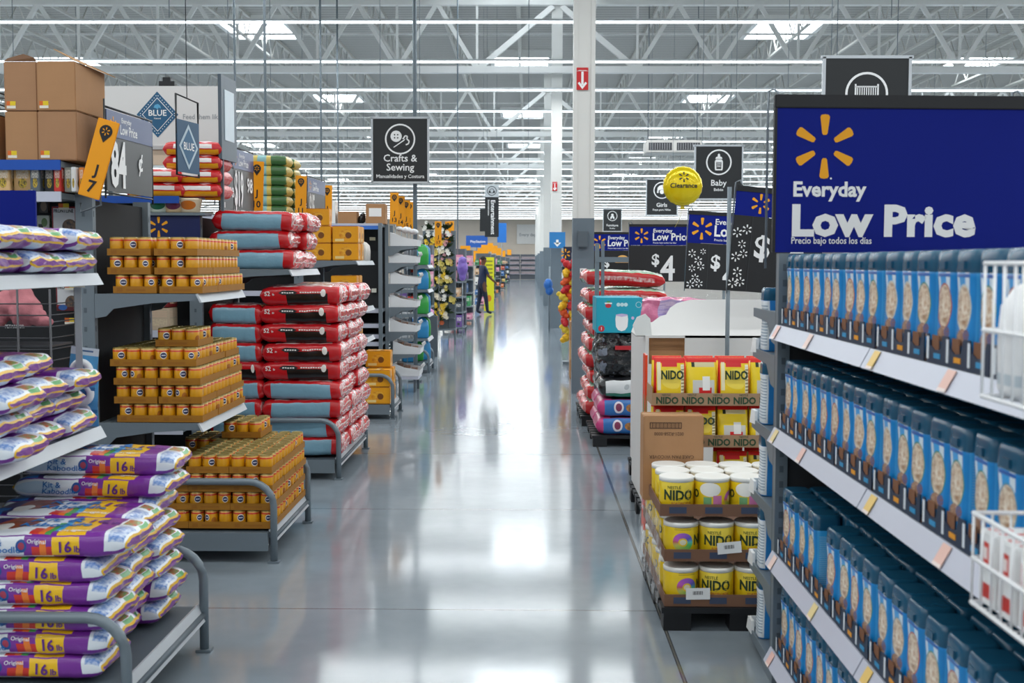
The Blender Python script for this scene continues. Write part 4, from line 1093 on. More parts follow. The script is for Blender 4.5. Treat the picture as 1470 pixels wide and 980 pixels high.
m_ = MB(); m_.tube([(0, 0, .62), (0, 0, 8.59 - e2.location.z)], .004, 5); m_.build('hanger_wire', WIRE, e2)

# orange aisle blades
PINM = INKD
BLW = {'7': 'tilted J 7 blade in front of the 84 cent board', '9': 'J 9 blade beside the red bags on the inner run', '10': 'J 10 blade in front of the yellow bag pile', '11': 'J 11 blade in front of the far price board', '12': 'J 12 blade beside the white narrow box', '13': 'J 13 blade, front one of four over the white bins', '14': 'second of the four blades over the white bins', '15': 'third of the four blades over the white bins', '16': 'rearmost of the four blades over the white bins', '17': 'blade at the edge of the flower rack', '18': 'small blade above the flowers, first behind the rack edge', '19': 'small blade above the flowers, furthest in'}
def blade(no, cx, cy, Y, tilt=2.5, yaw=0.0, hpx=None, big=False):
    p = at(cx, cy, Y); s_ = thing('aisle_sign', 'orange ' + BLW[no], 'aisle sign', p, (0, math.radians(tilt), yaw))
    w, h = .112, .40
    MB().box(-w/2, w/2, -.004, .004, -h/2, h/2).build('blade', ORANGE, s_, bevel=.003)
    f = flat((0, -.0055, 0), (1,0,0), (0,0,1)); l = MB()
    y = h/2 - .058; r = .033
    l.poly([f(r*math.cos(a), y + r*math.sin(a)) for a in [math.radians(-35 + q*250/14) for q in range(15)]] + [f(0, y - r*1.75)], None, 0)
    spark(l, lambda x, yy: f(x, yy) + Vector((0, -.0012, 0)), .021, 0, y, 1)
    put_text(l, 'J', f, .075, .006, -.082, .026, 'CENTER', 0); put_text(l, no, f, .085 if len(no) < 2 else .075, .0, -.172, .022, 'CENTER', 0)
    l.build('lettering', [INKD, ORANGE], s_)
    m_ = MB(); zl = (1.90 if int(no) < 13 else .002) - p.z; M_ = Matrix.Rotation(-math.radians(tilt), 3, 'Y')
    pts = [M_ @ Vector((.01, .010, h/2 - .01)), M_ @ Vector((.01, .010, -h/2 + .03))]
    if int(no) < 13: ex = {'7': -2.315 - p.x, '9': -2.40 - p.x, '10': -2.40 - p.x, '11': -2.30 - p.x, '12': -2.30 - p.x}[no]; pts = [Vector((.0, .012, .1)), Vector((.0, .014, -h/2 - .03)), Vector((ex, .15 if no == '7' else .03, -h/2 - .06)), Vector((ex, .15 if no == '7' else .03, zl))]
    else: pts = [Vector((.01, .012, h/2 - .01)), Vector((.01, .012, zl))]
    m_.tube([M_.inverted() @ q if False else q for q in pts], .005, 6); m_.build('bracket', WIRE, s_, (0, 0, 0), (0, -math.radians(tilt), 0))
for a in (('7', 142, 228, 5.98, 16.5), ('9', 307, 247, 8.55, 2.8), ('10', 368.5, 267, 9.70, 2), ('11', 432, 281, 11.85, 1.5), ('12', 469.5, 292, 13.2, 1.2), ('13', 566, 299, 15.2, 1),
          ('14', 575, 303, 15.9, 1), ('15', 583, 308, 16.6, 1), ('16', 588, 310, 17.2, 1), ('17', 629, 335, 19.6, 0), ('18', 643, 333, 23, 0), ('19', 648, 331, 25, 0)): blade(*a)

# price boards on top of the left endcaps, facing the aisle
GRP = mat('3f4346', .35, 0, .06, 3); HDR = mat('46557f', .3, 0, .05, 3)  # header blue is greyed in its colour to hold the grazing reflection
def end_board(label, x, ya, yb, za, zb, head, big, small, words=True):
    w, h = yb - ya, zb - za; s_ = thing('price_board', label, 'price sign', (x, ya, za), math.radians(90 - 3)); 
    MB().box(0, w, -.004, .004, 0, h).build('board', GRP, s_)
    if head: MB().box(0, w, -.008, -.004, h*.68, h).build('header', HDR, s_)
    fr = MB(); fr.tube([(-.012, 0, -.04), (-.012, 0, h + .05)], .005, 6); fr.tube([(w + .012, 0, -.04), (w + .012, 0, h + .02)], .005, 6); fr.tube([(-.012, 0, h + .012), (w + .012, 0, h + .012)], .006, 6); fr.tube([(-.012, 0, -.012), (w + .012, 0, -.012)], .005, 6)
    fr.build('wire_frame', mat('2b2e31', .4), s_)
    f = flat((0, -.0092, 0), (1,0,0), (0,0,1)); l = MB()
    if head:
        put_text(l, 'Everyday', f, h*.09, w*.30, h*.88, .012); put_text(l, 'Low Price', f, h*.17, w*.27, h*.735, .02, sx=.82); spark(l, f, h*.10, w*.13, h*.83, 1)
    put_text(l, big, f, h*.78, w*.07, h*.08, .034, sx=.62 if len(big) < 3 else .42)
    if small: put_text(l, small, f, h*.34, w*.66, h*.32, .022)
    l.build('lettering', [INK, YEL], s_)
    return s_
end_board('grey 84 cent price board above the dog food can endcap', -2.19, 6.16, 6.80, 1.965, 2.385, True, '84', '¢')
end_board('narrow grey price board above the red dog food bags', -2.26, 8.70, 9.02, 1.98, 2.30, False, '2', '98')
end_board('grey price board reading 19.98 behind the orange J 9 blade', -2.26, 9.06, 9.62, 2.0, 2.46, True, '$19', '98')
end_board('far grey price board behind the orange J 11 blade', -2.26, 12.15, 12.95, 2.0, 2.46, True, '$15', '')
# tall dark header frame and hanging BLUE banner
t = thing('banner_frame', 'tall slate framed panel standing edge-on beyond the white header board', 'banner', (-2.2, 8.50, 2.33), math.radians(87))
MB().box(0, .36, -.012, .012, 0, .60).build('frame', mat('52606c', .4), t); MB().box(.07, .29, -.016, -.012, .14, .50).build('panel', mat('c4d3dc', .3), t)
MB().box(.03, .05, -.01, .01, -.37, .0).build('stem', STEELD, t)
BLU = mat('1c5a80', .45, 0, .05, 4); BLUD = mat('174a6c', .45)
def diamond(l, f, cx, cy, r, m): l.poly([f(cx - r*.92, cy), f(cx, cy - r), f(cx + r*.92, cy), f(cx, cy + r)], None, m)
def blue_logo(parent, f, cx, cy, r):
    l = MB(); fo = lambda d: (lambda x, y: f(x, y) + Vector((0, -d, 0)))
    diamond(l, f, cx, cy, r, 0); diamond(l, fo(.001), cx, cy, r*.74, 1); diamond(l, fo(.002), cx, cy, r*.70, 0); diamond(l, fo(.0015), cx, cy, r*.72, 1)
    for k in range(4):
        a = PI/4 + k*PI/2
        for q in range(9):
            u = (q + .5)/9; p0 = Vector((math.cos(a - PI/4)*r*.92, math.sin(a - PI/4)*r)); p1 = Vector((math.cos(a + PI/4)*r*.92, math.sin(a + PI/4)*r)); P = (p0 + (p1 - p0)*u)*.86
            disc(l, fo(.001), r*.022, cx + P.x, cy + P.y, 1, 6)
    l.poly([fo(.003)(cx + x*r, cy + y*r) for x, y in ((-.16, .30), (-.10, .42), (.04, .46), (.14, .38), (.16, .26), (.06, .30), (.02, .22), (-.06, .28))], None, 2)
    put_text(l, 'BLUE', fo(.003), r*.36, cx, cy - r*.05, .018, 'CENTER', 1)
    put_text(l, 'Natural', fo(.003), r*.1, cx, cy - r*.2, .01, 'CENTER', 1)
    l.build('logo', [BLU, WHITE, mat('5aa7cf', .5)], parent)
hb = thing('header_board', 'wide white header board with blue diamond logo above the dog food run', 'header sign', (at(145, 215, 9.3).x, 9.3, 2.47))
wH = 1.02; MB().box(0, wH, 0, .05, .02, .49).build('board', mat('dcdcda', .6, 0, .03, 3), hb); MB().box(.3, wH - .08, .01, .04, -.12, .02).build('lower_panel', mat('d8c4ac', .7, 0, .04), hb)
MB().box(0, wH, -.004, 0, .0, .03).build('bottom_trim', mat('b9bab9', .5), hb); m_ = MB(); m_.box(.46, .58, .01, .04, .49, .53); m_.box(.49, .55, .01, .04, .53, .56); m_.build('top_clamp', BLACK, hb)
f = flat((0, -.0015, 0), (1,0,0), (0,0,1)); blue_logo(hb, f, (228 - 146)*9.3/F, .27, .178)
l = MB(); put_text(l, 'Feed them like family', f, .056, .645, .235, .004, sx=.9); l.build('lettering', mat('8d9499', .5), hb)
for x in (.06, wH - .06): MB().box(x - .015, x + .015, .015, .045, -.38, .02).build('stem', STEELD, hb)
bb = thing('hanging_banner', 'narrow dark framed BLUE banner turned edge-on above the red bags', 'banner', (at(254, 250, 7.75).x, 7.75, at(254, 250, 7.75).z), math.radians(80))
MB().box(0, .32, -.006, .006, 0.02, .36).build('panel', BLUD, bb); m_ = MB(); m_.tube([(0, 0, 0), (0, 0, .52), (.32, 0, .50), (.32, 0, 0)], .008, 6, closed=True); m_.tube([(.16, 0, .51), (.16, 0, 8.59 - bb.location.z)], .003, 5); m_.build('wire_frame', BLACK, bb)
f = flat((0, -.008, 0), (1,0,0), (0,0,1)); l = MB(); diamond(l, f, .16, .19, .15, 0); diamond(l, lambda x, y: f(x, y) + Vector((0, -.001, 0)), .16, .19, .12, 1); put_text(l, 'BLUE', lambda x, y: f(x, y) + Vector((0, -.002, 0)), .07, .16, .17, .015, 'CENTER', 2); l.build('logo', [mat('b7cad4', .5), BLU, WHITE], bb)
# small blue panel with a spark over the inner run, plain blue panel near the edge of the frame
def spark_panel(label, px0, py0, px1, py1, Y, r, m=NAVY, words=False):
    a, b = at(px0, py0, Y), at(px1, py1, Y); w, h = b.x - a.x, a.z - b.z
    s_ = thing('wall_sign', label, 'sign', (a.x, Y, b.z)); MB().box(0, w, 0, .012, 0, h).build('panel', m, s_)
    f = flat((0, -.0015, 0), (1,0,0), (0,0,1)); l = MB(); 
    if r: spark(l, f, h*r, w*.24, h*.5, 0); l.build('spark_mark', YEL, s_)
    return s_
spark_panel('small navy panel with yellow spark between the can shelves and the dog food bags', 209, 308, 287, 343, 8.46, .42, mat('0b1c55', .45))
sp2 = spark_panel('plain blue panel above the cat food bags on the upper shelf', -60, 273, 52, 338, 5.15, 0)
for x in (.02, .3): MB().box(x, x + .015, .013, .025, -.19, .2).build('stem', WIRE, sp2)

# price boards of the right-hand runs
def flake(l, f, x, y, r, m): spark(l, f, r, x, y, m, .4, .10, .17)
def price_sign(label, px, pyt, pyb, Y, w, roll, hd, yaw=0.0, flakes=True, price='$4', dollar=(.5, .36), four=(.66, .03), pole=None, head_words=True, orange=False, fw=.27):
    a, b = at(px, pyt, Y), at(px, pyb, Y); h = a.z - b.z
    s_ = thing('price_sign', label, 'price sign', (b.x, Y, b.z), (0, math.radians(roll), yaw))
    MB().box(0, w, 0, .01, 0, h*(1 - hd)).build('board', mat('202123', .35, 0, .06, 3), s_)
    MB().box(0, w, -.003, .01, h*(1 - hd) + .003, h).build('header', NAVY, s_); MB().box(-.003, w + .003, -.006, .013, h - .02, h + .012).build('top_bar', BLACK, s_)
    f = flat((0, -.0045, 0), (1,0,0), (0,0,1)); l = MB(); hh = h*hd
    spark(l, f, hh*.36, w*.17 if head_words else w*.27, h - hh*.52, 1)
    if head_words: put_text(l, 'Everyday', f, hh*.26, w*.33, h - hh*.36, .018); put_text(l, 'Low Price', f, hh*.5, w*.32, h - hh*.74, .026, sx=.9); put_text(l, 'Precio bajo todos los días', f, hh*.11, w*.33, h - hh*.9, .006)
    g2 = f
    if flakes:
        rr = random.Random(int(px))
        for (u, v) in ((.07, .62), (.16, .5), (.08, .36), (.20, .40), (.13, .2), (.22, .66), (.07, .08), (.19, .1)): flake(l, f, u*w*fw/.295, v*h*(1 - hd)*1.25, rr.uniform(.022, .034)*w/.6 , 0)
        rect(l, f, fw*w, 0, (fw + .005)*w, h*(1 - hd), 2)
    put_text(l, price[0], f, h*.42*(1 - hd)*1.0, dollar[0]*w, dollar[1]*h, .026); put_text(l, price[1:], f, h*.95*(1 - hd), four[0]*w, four[1]*h, .02, sx=.85)
    if orange:
        l.poly([f(w*.62 + .11*math.cos(PI*k/16), .0 + h*.30 + .11*math.sin(PI*k/16)) for k in range(17)], None, 3)
    l.build('lettering', [INK, YEL, mat('3a3c3f', .4), mat('f0b765', .5)], s_)
    m_ = MB()
    m_.tube([(.0, .012, -.02), (-.006, .02, h + .03), (.02, .02, h + .045), (.04, .012, h)], .005, 6)
    m_.build('hanger_wire', WIRE, s_)
    if pole: m_ = MB(); m_.tube([(pole, .02, -b.z + .002), (pole, .02, h)], .013, 8); m_.build('pole', STEEL, s_, (0, 0, 0), (0, -math.radians(roll), 0))
    return s_
price_sign('tilted price sign with snowflake strip and dollar mark beside the big banner', 1044, 268, 416, 7.0, .55, 4.8, .27, 0.10, True, '$4', (.24, .34), (.52, .05), .01, False, False, .2)
price_sign('price sign with snowflake strip and 4 dollar mark behind the tilted one', 983, 304, 414, 10.4, .70, 2.8, .40, 0.06, True, '$4', (.30, .28), (.47, .02), .35, True, False, .27)
price_sign('plain 4 dollar price sign below the yellow balloon', 903, 323, 404, 14.7, .88, 0, .36, 0, False, '$4', (.31, .30), (.44, .03), .44)
price_sign('far price sign with orange half circle behind the red dog food bags', 848, 334, 395, 17.4, .75, 0, .42, 0, False, '$4', (.26, .20), (.9, -.1), .2, True, True)
spark_panel('small far dark panel with spark beside the grey column base', 848, 341, 866, 388, 20.5, .2, mat('101a3c', .45))
spark_panel('tiny dark panel with spark left of the near column', 809, 354, 821, 374, 22, .35, mat('181f3a', .45))
# blue arrow board on the second column
bs = thing('arrow_board', 'small blue board with white down arrow fixed to the second column', 'sign', at(800, 356, 28.3))
MB().box(-.19, .19, -.01, .01, 0, .38).build('board', mat('2a7fc0', .45), bs); l = MB(); f = flat((0, -.0115, 0), (1,0,0), (0,0,1))
rect(l, f, -.03, .1, .03, .2); l.poly([f(-.09, .13), f(0, .03), f(.09, .13)]); l.build('arrow', INK, bs); MB().box(-.02, .02, .01, .495, .1, .2).build('arm', WIRE, bs)
# boards near the back wall
for nm, lb, (x0, y0, x1, y1), Y, mt_, txt, ts in (('wall_sign', 'white wall board with pale grey words on the far back wall', (742, 322, 770, 350), 115.9, mat('e4e4e2', .6), 'Every day', .42),
        ('department_sign', 'blue board with white lettering far down beyond the flowers', (669, 338, 700, 355), 58, mat('1a58ae', .5), 'PlayStation', .17),
        ('department_sign', 'upright blue board behind the Entertainment blade', (714, 320, 727, 348), 80, mat('1a6fc4', .5), '', .2)):
    a, b = at(x0, y0, Y), at(x1, y1, Y); s_ = thing(nm, lb, 'sign', (a.x, Y, b.z)); MB().box(0, b.x - a.x, -.02, .02, 0, a.z - b.z).build('board', mt_, s_)
    if txt:
        l = MB(); put_text(l, txt, flat((0, -.03, 0), (1,0,0), (0,0,1)), ts, (b.x - a.x)*.55, (a.z - b.z)*.4, .012, 'CENTER'); l.build('lettering', INK if nm != 'wall_sign' else mat('9aa0a4', .5), s_)
    if Y < 100: MB().tube([((b.x - a.x)/2, 0, -b.z + .002), ((b.x - a.x)/2, 0, 0)], .03, 6).build('pole', STEEL, s_)
# yellow foil balloon
bl = thing('foil_balloon', 'yellow foil Clearance balloon floating over the price signs', 'balloon', at(980, 267, 14.0))
rB = .232; b = MB(); rs = []
for j in range(0, 19):
    t = PI*j/18; rs.append([(rB*math.sin(t)*math.cos(2*PI*k/40)*(1 + .012*math.cos(k*PI)*math.sin(t)**8), -rB*.52*math.cos(t), rB*math.sin(t)*math.sin(2*PI*k/40)*(1 + .012*math.cos(k*PI)*math.sin(t)**8)) for k in range(40)])
b.rings(rs, 0, True); b.build('envelope', mat('e3c808', .18, .25, .05, 6, 0.004), bl)
def bsurf(x, y):
    q = max(0.0, 1 - (x*x + y*y)/rB**2); return Vector((x, -rB*.52*math.sqrt(q) - .004, y))
l = MB(); put_text(l, 'Clearance', bsurf, .078, 0, -.025, .02, 'CENTER'); spark(l, bsurf, .062, 0, .10, 0); l.build('lettering', INKD, bl)
m_ = MB(); m_.poly([(-.02, 0, -rB), (.02, 0, -rB), (.03, .0, -rB - .04), (-.03, 0, -rB - .04)], (0, .004, 0)); m_.tube([(0, 0, -rB - .02), (.01, .35, -.38), (0, .685, -.46)], .003, 5); m_.build('tail', mat('d9c22a', .4), bl)
# hung air handler under the roof
ac = thing('air_handler', 'white hung air handler with two dark grilles under the roof girders', 'air conditioner', at(968, 219, 29))
MB().box(-.68, .68, 0, .8, 0, .30).build('casing', mat('c9c7c2', .5), ac, bevel=.02)
for x in (-.62, .06):
    g_ = MB(); g_.box(x, x + .56, -.012, 0, .06, .24, 0)
    for k in range(9): g_.box(x + .03 + k*.058, x + .045 + k*.058, -.02, -.012, .07, .23, 1)
    g_.build('grille', [mat('33353a', .6), mat('8f9092', .5)], ac)
for x in (-.6, .6): m_ = MB(); m_.tube([(x, .4, .3), (x, .4, 8.59 - ac.location.z)], .012, 6); m_.build('hanger_rod', WIRE, ac)

# ================================================================== LEFT: RUN FACES BETWEEN THE ENDCAPS
def run_face(label, y, x0, x1, shelves, h, peg=True, depth=.42, blue=()):
    """a shelving run seen square on: peg panel y+depth back, shelves coming forward to y"""
    g = thing('run_shelving', label, 'shelving', (x0, y, 0)); w = x1 - x0
    MB().box(0, w, depth, depth + .03, .02, h).build('back_panel', PEG, g)
    MB().box(0, w, .02, depth - .002, 0.0, .1).build('kick_base', STEELD, g)
    for z in shelves:
        s_ = MB().box(0, w, .012, depth - .002, z - .03, z).build('shelf', STEEL, g)
        bl = z in blue
        r_ = MB(); r_.box(0, w*(.62 if bl else 1), 0, .012, z - .045, z + .006, 0)
        if bl: r_.box(w*.62, w, 0, .012, z - .045, z + .006, 1)
        r_.build('price_rail', [mat('9dbbe6', .35) if bl else RAIL, mat('0f4fae', .35)], s_)  # on blue rails the paler part has a white reflection painted in
    return g
run_face('grey shelving run with pet medicine behind the cat food endcap', 6.02, -4.6, -2.375, [.62, 1.945, 2.105], 2.11, blue=(2.105,))
run_face('grey shelving run with red bags on top behind the can endcap', 8.42, -4.6, -2.48, [.40, .78, 1.10, 1.62, 2.055], 2.06, blue=(2.055,))
run_face('grey shelving run behind the mustard carton endcap', 11.8, -5, -2.375, [.5, .9, 1.3, 1.7, 2.055], 2.06)
g4 = run_face('dark shelving run with blue top rail left of the white bins', 14.2, -2.85, -1.745, [.20, .42, .63, .72, .85, 1.03, 2.05], 2.06, blue=())
MB().box(0, 1.105, -.004, -.0005, 1.985, 2.03).build('blue_rail', mat('3f78cf', .35), g4)
MB().box(1.06, 1.105, -.03, 0, 0, 2.06).build('post', STEEL, g4)
for k in range(6): MB().box(.10 + k*.16, .17 + k*.16, .395, .41, 1.86, 1.90).build('price_tag', mat('e6dfc2', .5), g4)
for k in range(3): MB().box(.66 + k*.13, .72 + k*.13, .395, .41, 1.22, 1.27).build('price_tag', mat('e8e6da', .5), g4)
# cardboard boxes on the top shelf, two high
def carton(label, x, y, z, w, d, h, m=CARD, group=None, sticker=False, flap=0, rz=0.0, tape=True):
    c = thing('cardboard_box', label, 'box', (x, y, z), rz, group)
    MB().box(0, w, 0, d, 0, h).build('carton', m, c, bevel=.004)
    if tape and not flap: MB().box(-.001, w + .001, d*.44, d*.56, h - .0002, h + .0008).build('tape', mat('caa77b', .35), c)
    if sticker:
        s_ = MB(); s_.box(.012, .058, -.001, 0, .012, .048, 0); s_.box(.012, .030, -.0016, -.001, .026, .048, 1); s_.box(.030, .058, -.0016, -.001, .026, .048, 2); s_.build('sticker', [mat('efe9da', .5), mat('dd6a22', .5), mat('e8c81f', .5)], c)
    if flap:
        f_ = MB(); 
        if flap == 1: f_.poly([(0, .0, h), (w, .0, h), (w*.92, -.0, h + .02), (w*.5, .04, h + .045), (w*.08, .02, h + .02)], (0, .004, .001))
        else: f_.poly([(w, 0, h), (w, d, h - .0), (w + .05, d + .02, h - .02), (w - .10, -.02, h + .055)], (.002, 0, .004))
        f_.build('flap', CARDD if flap == 1 else CARDL, c)
    return c
zb = 2.112
for (x0p, x1p, lab, hh) in ((7, 55, 'left', .236), (55.5, 112, 'right', .236)):
    a, b = at(x0p, 235, 6.06), at(x1p, 235, 6.06)
    for lv in range(2):
        carton('brown cardboard box with yellow price sticker, %s %s on the top shelf' % (['lower', 'upper'][lv], {'left': 'inner one', 'right': 'outer one'}[lab]), a.x, 6.06 + (.012 if lab == 'left' else 0), zb + lv*.2505, b.x - a.x - .003, .40, .248, CARD if (lv + (lab == 'left')) % 2 else mat('a97f5c', .8, 0, .1, 6, .002), 'boxes on the top shelf', True, (1 if lab == 'left' else 2) if lv else 0, -.02 if lv and lab == 'right' else 0)
carton('brown cardboard box cut by the picture edge beside the stacked pair', -2.98, 6.1, zb, .26, .38, .23, mat('a0764f', .8, 0, .1, 6))
wb = thing('wire_bin', 'black wire bin on the box at the picture edge', 'basket', (-2.86, 6.15, zb + .232)); m_ = MB()
for k in range(6): m_.tube([(.0 + k*.025, 0, 0), (.0 + k*.025, 0, .12)], .003, 5)
for z in (.004, .06, .12): m_.tube([(0, 0, z), (.125, 0, z), (.125, .2, z), (0, .2, z)], .004, 5, closed=True)
m_.build('wire_frame', BLACK, wb)
# packs on the shelf below
PKC = [('d6b07a', 'tan'), ('c9a26a', 'light brown'), ('59636b', 'grey'), ('22262c', 'black and green'), ('c5332b', 'red and white'), ('8c8f83', 'grey and yellow'), ('dfe3e6', 'white'), ('d9812f', 'orange')]
xs = [(-6, 15), (16, 42), (43, 58), (60, 75), (77, 88), (89, 101), (102, 109), (110, 118)]
for q, ((x0p, x1p), (c, cn)) in enumerate(zip(xs, PKC)):
    a, b = at(x0p, 280, 6.04), at(x1p, 280, 6.04)
    mm = printmat('pack_%d' % q, c, [('r', .15, .55, .85, .9, ('e8e2d4', c, 12)), ('e', .5, .35, .25, .2, ('2b2b2e', 'e3c23a', 9))], .45)
    r_ = MB().box(0, b.x - a.x - .003, 0, .12, 0, .125).build('product_box', mm, None, (a.x, 6.045 + .03*(q % 2), 1.952), 0, .003)
    tag(r_, '%s small pack on the shelf under the cardboard boxes' % cn, 'pack')
pb = at(20, 283, 6.03); c = carton('dark brown open carton on the shelf under the cardboard boxes', at(22, 283, 5.96).x, 5.90, 1.8, .2, .10, .115, CARDD, None, False, 0) if False else None
# hanging packs on the peg panel
def peg_pack(name, label, px0, py0, px1, py1, Y, layers, base, cat='hanging pack'):
    a, b = at(px0, py0, Y), at(px1, py1, Y); w, h = b.x - a.x, a.z - b.z
    p = thing(name, label, cat, (a.x, Y, b.z)); mm = printmat('print_' + label[:18].replace(' ', '_'), base, layers, .4, .1)
    MB().box(0, w, 0, .03, 0, h).build('card', mm, p, bevel=.002); m_ = MB(); m_.tube([(w/2, .03, h - .02), (w/2, 6.435 - Y, h - .02)], .003, 6); m_.build('peg_hook', WIRE, p)
    return p, w, h
FRL = [('r', .0, .0, 1, 1, '8e1420'), ('r', .06, .22, .94, .93, 'e8eaec'), ('e', .72, .3, .3, .25, ('2d3138', '8b6a50', 6)), ('r', .0, .0, 1, .14, '5b0f18'), ('e', .3, .12, .2, .1, '2d62ac')]
for (x0, y0, x1, y1, lb) in ((74, 296, 110, 337, 'upper'), (80, 406, 112, 446, 'lower')):
    p, w, h = peg_pack('flea_treatment_pack', 'red and white flea treatment pack, %s of two pegged beside the grey post' % lb, x0, y0, x1, y1, 6.33, FRL, 'a01722')
    l = MB(); put_text(l, 'FRONTLINE', flat((.01, -.0015, h*.78), (1,0,0), (0,0,1)), .026, 0, 0, .02, sx=.78); l.build('lettering', INKD, p)
peg_pack('hanging_pack', 'pale green pack with dark dog picture on the peg panel', 53, 309, 71, 334, 6.36, [('r', .1, .1, .5, .5, '2a2f30'), ('e', .6, .6, .25, .25, '5b7a4a')], 'b9c0b4')
peg_pack('hanging_pack', 'dark pack with brown dome picture pegged above the pale green one', 56, 287, 69, 305, 6.36, [('e', .5, .5, .35, .4, '7c6a5a')], '2e2a2b')
for q, (x, y, w) in enumerate(((84, 293, 15), (93, 408, 14), (93, 457, 15), (96, 412, 12))):
    if q == 3: continue
    a = at(x, y + 8, 6.30); tag(MB().box(0, w*6.3/F, 0, .002, 0, 9*6.3/F).build('price_tag', printmat('tag_%d' % q, 'e9c92a', [('r', 0, .0, 1, .35, 'f0ead8'), ('r', 0, .35, .45, 1, 'de6a20')], .5), None, (a.x, 6.30, a.z)), 'yellow and orange price tag, %s on the peg panel' % ['above the upper flea pack', 'above the lower flea pack', 'below the lower flea pack'][q], 'price tag')
for nm in ('price_tag',):
    pass
# wire rack with plush toy and boxes beside the post
rk_ = thing('wire_rack', 'dark wire rack holding a pink plush toy beside the peg panel', 'wire rack', (0, 5.40, 0)); m_ = MB()
xa, xb_ = -3.1, at(72, 450, 5.4).x
for k in range(22):
    z = .35 + k*.052 + .0; z = .30 + k*.0525
    m_.tube([(xa, 0, z), (xb_, 0, z), (xb_, .30, z)], .0032, 5)
for x in (xa, xa + .3, xb_ - .15, xb_): m_.tube([(x, 0, 0.001), (x, 0, 1.47)], .0055, 6)
m_.tube([(xb_, .30, 0.001), (xb_, .30, 1.47)], .0055, 6)
for z in (.42, 1.21): m_.box(xa, xb_ - .01, .012, .29, z - .008, z)
m_.build('wire_frame', mat('4b4c50', .4, .4), rk_)
def lump(name, label, cat, loc, parts, m, seed=1, sub=2, amp=.01):
    """one soft continuous shape from overlapping balls (remeshed)"""
    bm = bmesh.new()
    for (x, y, z, r, sz) in parts:
        bmesh.ops.create_icosphere(bm, subdivisions=3, radius=r, matrix=Matrix.Translation((x, y, z)) @ Matrix.Diagonal((1, 1, sz, 1)))
    me = bpy.data.meshes.new(name); bm.to_mesh(me); bm.free(); o = bpy.data.objects.new(name, me)
    COL.objects.link(o); md = o.modifiers.new('r', 'REMESH'); md.mode = 'VOXEL'; md.voxel_size = min(p[3] for p in parts)*.22
    dg = bpy.context.evaluated_depsgraph_get(); me2 = bpy.data.meshes.new_from_object(o.evaluated_get(dg)); o.modifiers.clear(); o.data = me2; bpy.data.meshes.remove(me)
    for v in me2.vertices: v.co += v.normal * amp * noise.noise(v.co*25 + Vector((seed, 0, 0)))
    me2.materials.clear(); me2.materials.append(m)
    for p in me2.polygons: p.use_smooth = True
    o.location = loc
    return tag(o, label, cat) if label else o
lump('plush_toy', 'pink plush toy lying in the dark wire rack', 'plush toy', (-2.36, 5.53, 1.37), [(0, 0, 0, .075, 1.1), (-.09, .01, .02, .07, 1), (.05, -.01, -.03, .05, .8), (.09, -.01, -.055, .038, .7), (-.13, -.02, -.05, .045, .8), (-.02, 0, .07, .05, 1)], mat('c97f86', .9, 0, .12, 40, .01))
p, w, h = peg_pack('flea_treatment_box', 'dark box with white lettering and orange corner in the wire rack', 1, 463, 41, 494, 5.46, [('r', .02, .02, .8, .6, 'c9d0d4'), ('e', .6, .4, .22, .3, ('5c6a5a', '8b7a60', 8)), ('r', .8, .0, 1, .6, ('c8702a', 'e0a070', 5)), ('r', .0, .75, 1, 1, '1d2026')], '22252b', 'box')
l = MB(); put_text(l, 'PETARMOR', flat((.02, -.0015, h*.75), (1,0,0), (0,0,1)), .022, 0, 0, .01, sx=.8); l.build('lettering', INK, p); bpy.data.objects.remove(p.children[1] if p.children[1].name.startswith('peg') else p.children[0]); p.location.z = 1.121 + .0; 
p.location.z = 1.2135
# silver bottles and toy cards under the middle shelf level
BOT = MB(); BOT.rings([[(r*math.cos(2*PI*k/16), r*math.sin(2*PI*k/16), z) for k in range(16)] for r, z in ((.03, 0), (.033, .01), (.033, .10), (.022, .125), (.012, .132), (.013, .15))], 0, True, None, 0, 0)
botm = BOT.mesh('bottle', mat('7f98a0', .2, .3, .1, 10))
for k in range(7): tag(obj('shampoo_bottle', botm, None, (-2.98 + k*.083, 5.15 + .02*(k % 2), .93)), 'silver teal bottle, %s in the row behind the cat food bags' % ORD[k], 'bottle', 'silver bottles behind the cat food') if False else None
tcm = printmat('toy_card_print', '5aa5d6', [('r', 0, .82, 1, 1, 'dfe9f0'), ('l', .2, .86, .8, .95, 1, '4b6f9a'), ('r', 0, 0, 1, .08, '3f7fb4')], .35)
donut = MB(); donut.rings([[((.034 + .016*math.cos(t))*math.cos(2*PI*k/24), (.016*math.sin(t)) - .016, (.034 + .016*math.cos(t))*math.sin(2*PI*k/24)) for k in range(24)] for t in [2*PI*q/10 for q in range(11)]], 0, True)
donme = donut.mesh('ring_toy', mat('e4e8ea', .3)); strip = thing('clip_strip', 'clear clip strip hanging from the shelf rail in front of the grey post', 'clip strip', (at(116, 492, 4.82).x, 4.80, at(116, 412, 4.82).z), 0)
MB().box(-.014, .014, -.001, .001, -.40, 0.02).build('strip', mat('b9c2c6', .2, 0, .05, 30), strip); MB().box(-.03, .03, -.003, -.001, .0, .028).build('top_tag', printmat('strip_tag', 'e9cf2c', [('r', 0, 0, 1, .45, 'f0ecd8'), ('l', .1, .55, .9, .9, 2, '6a5a1a')], .5), strip)
for q, (x, y, ax) in enumerate(((117, 552, .12), (120, 585, .05), (122, 612, -.04))):
    o = at(x, y, 4.84 + q*.03); t = thing('ring_toy_card', 'white ring pet toy on blue card, %s on the clip strip' % ['uppermost', 'middle', 'lowest'][q], 'pet toy', o, (0, ax, 0), 'ring toys on the clip strip')
    MB().box(-.058, .058, 0, .002, -.02, .155).build('card', tcm, t); d_ = obj('ring_toy', donme, t, (0, -.002, .06))
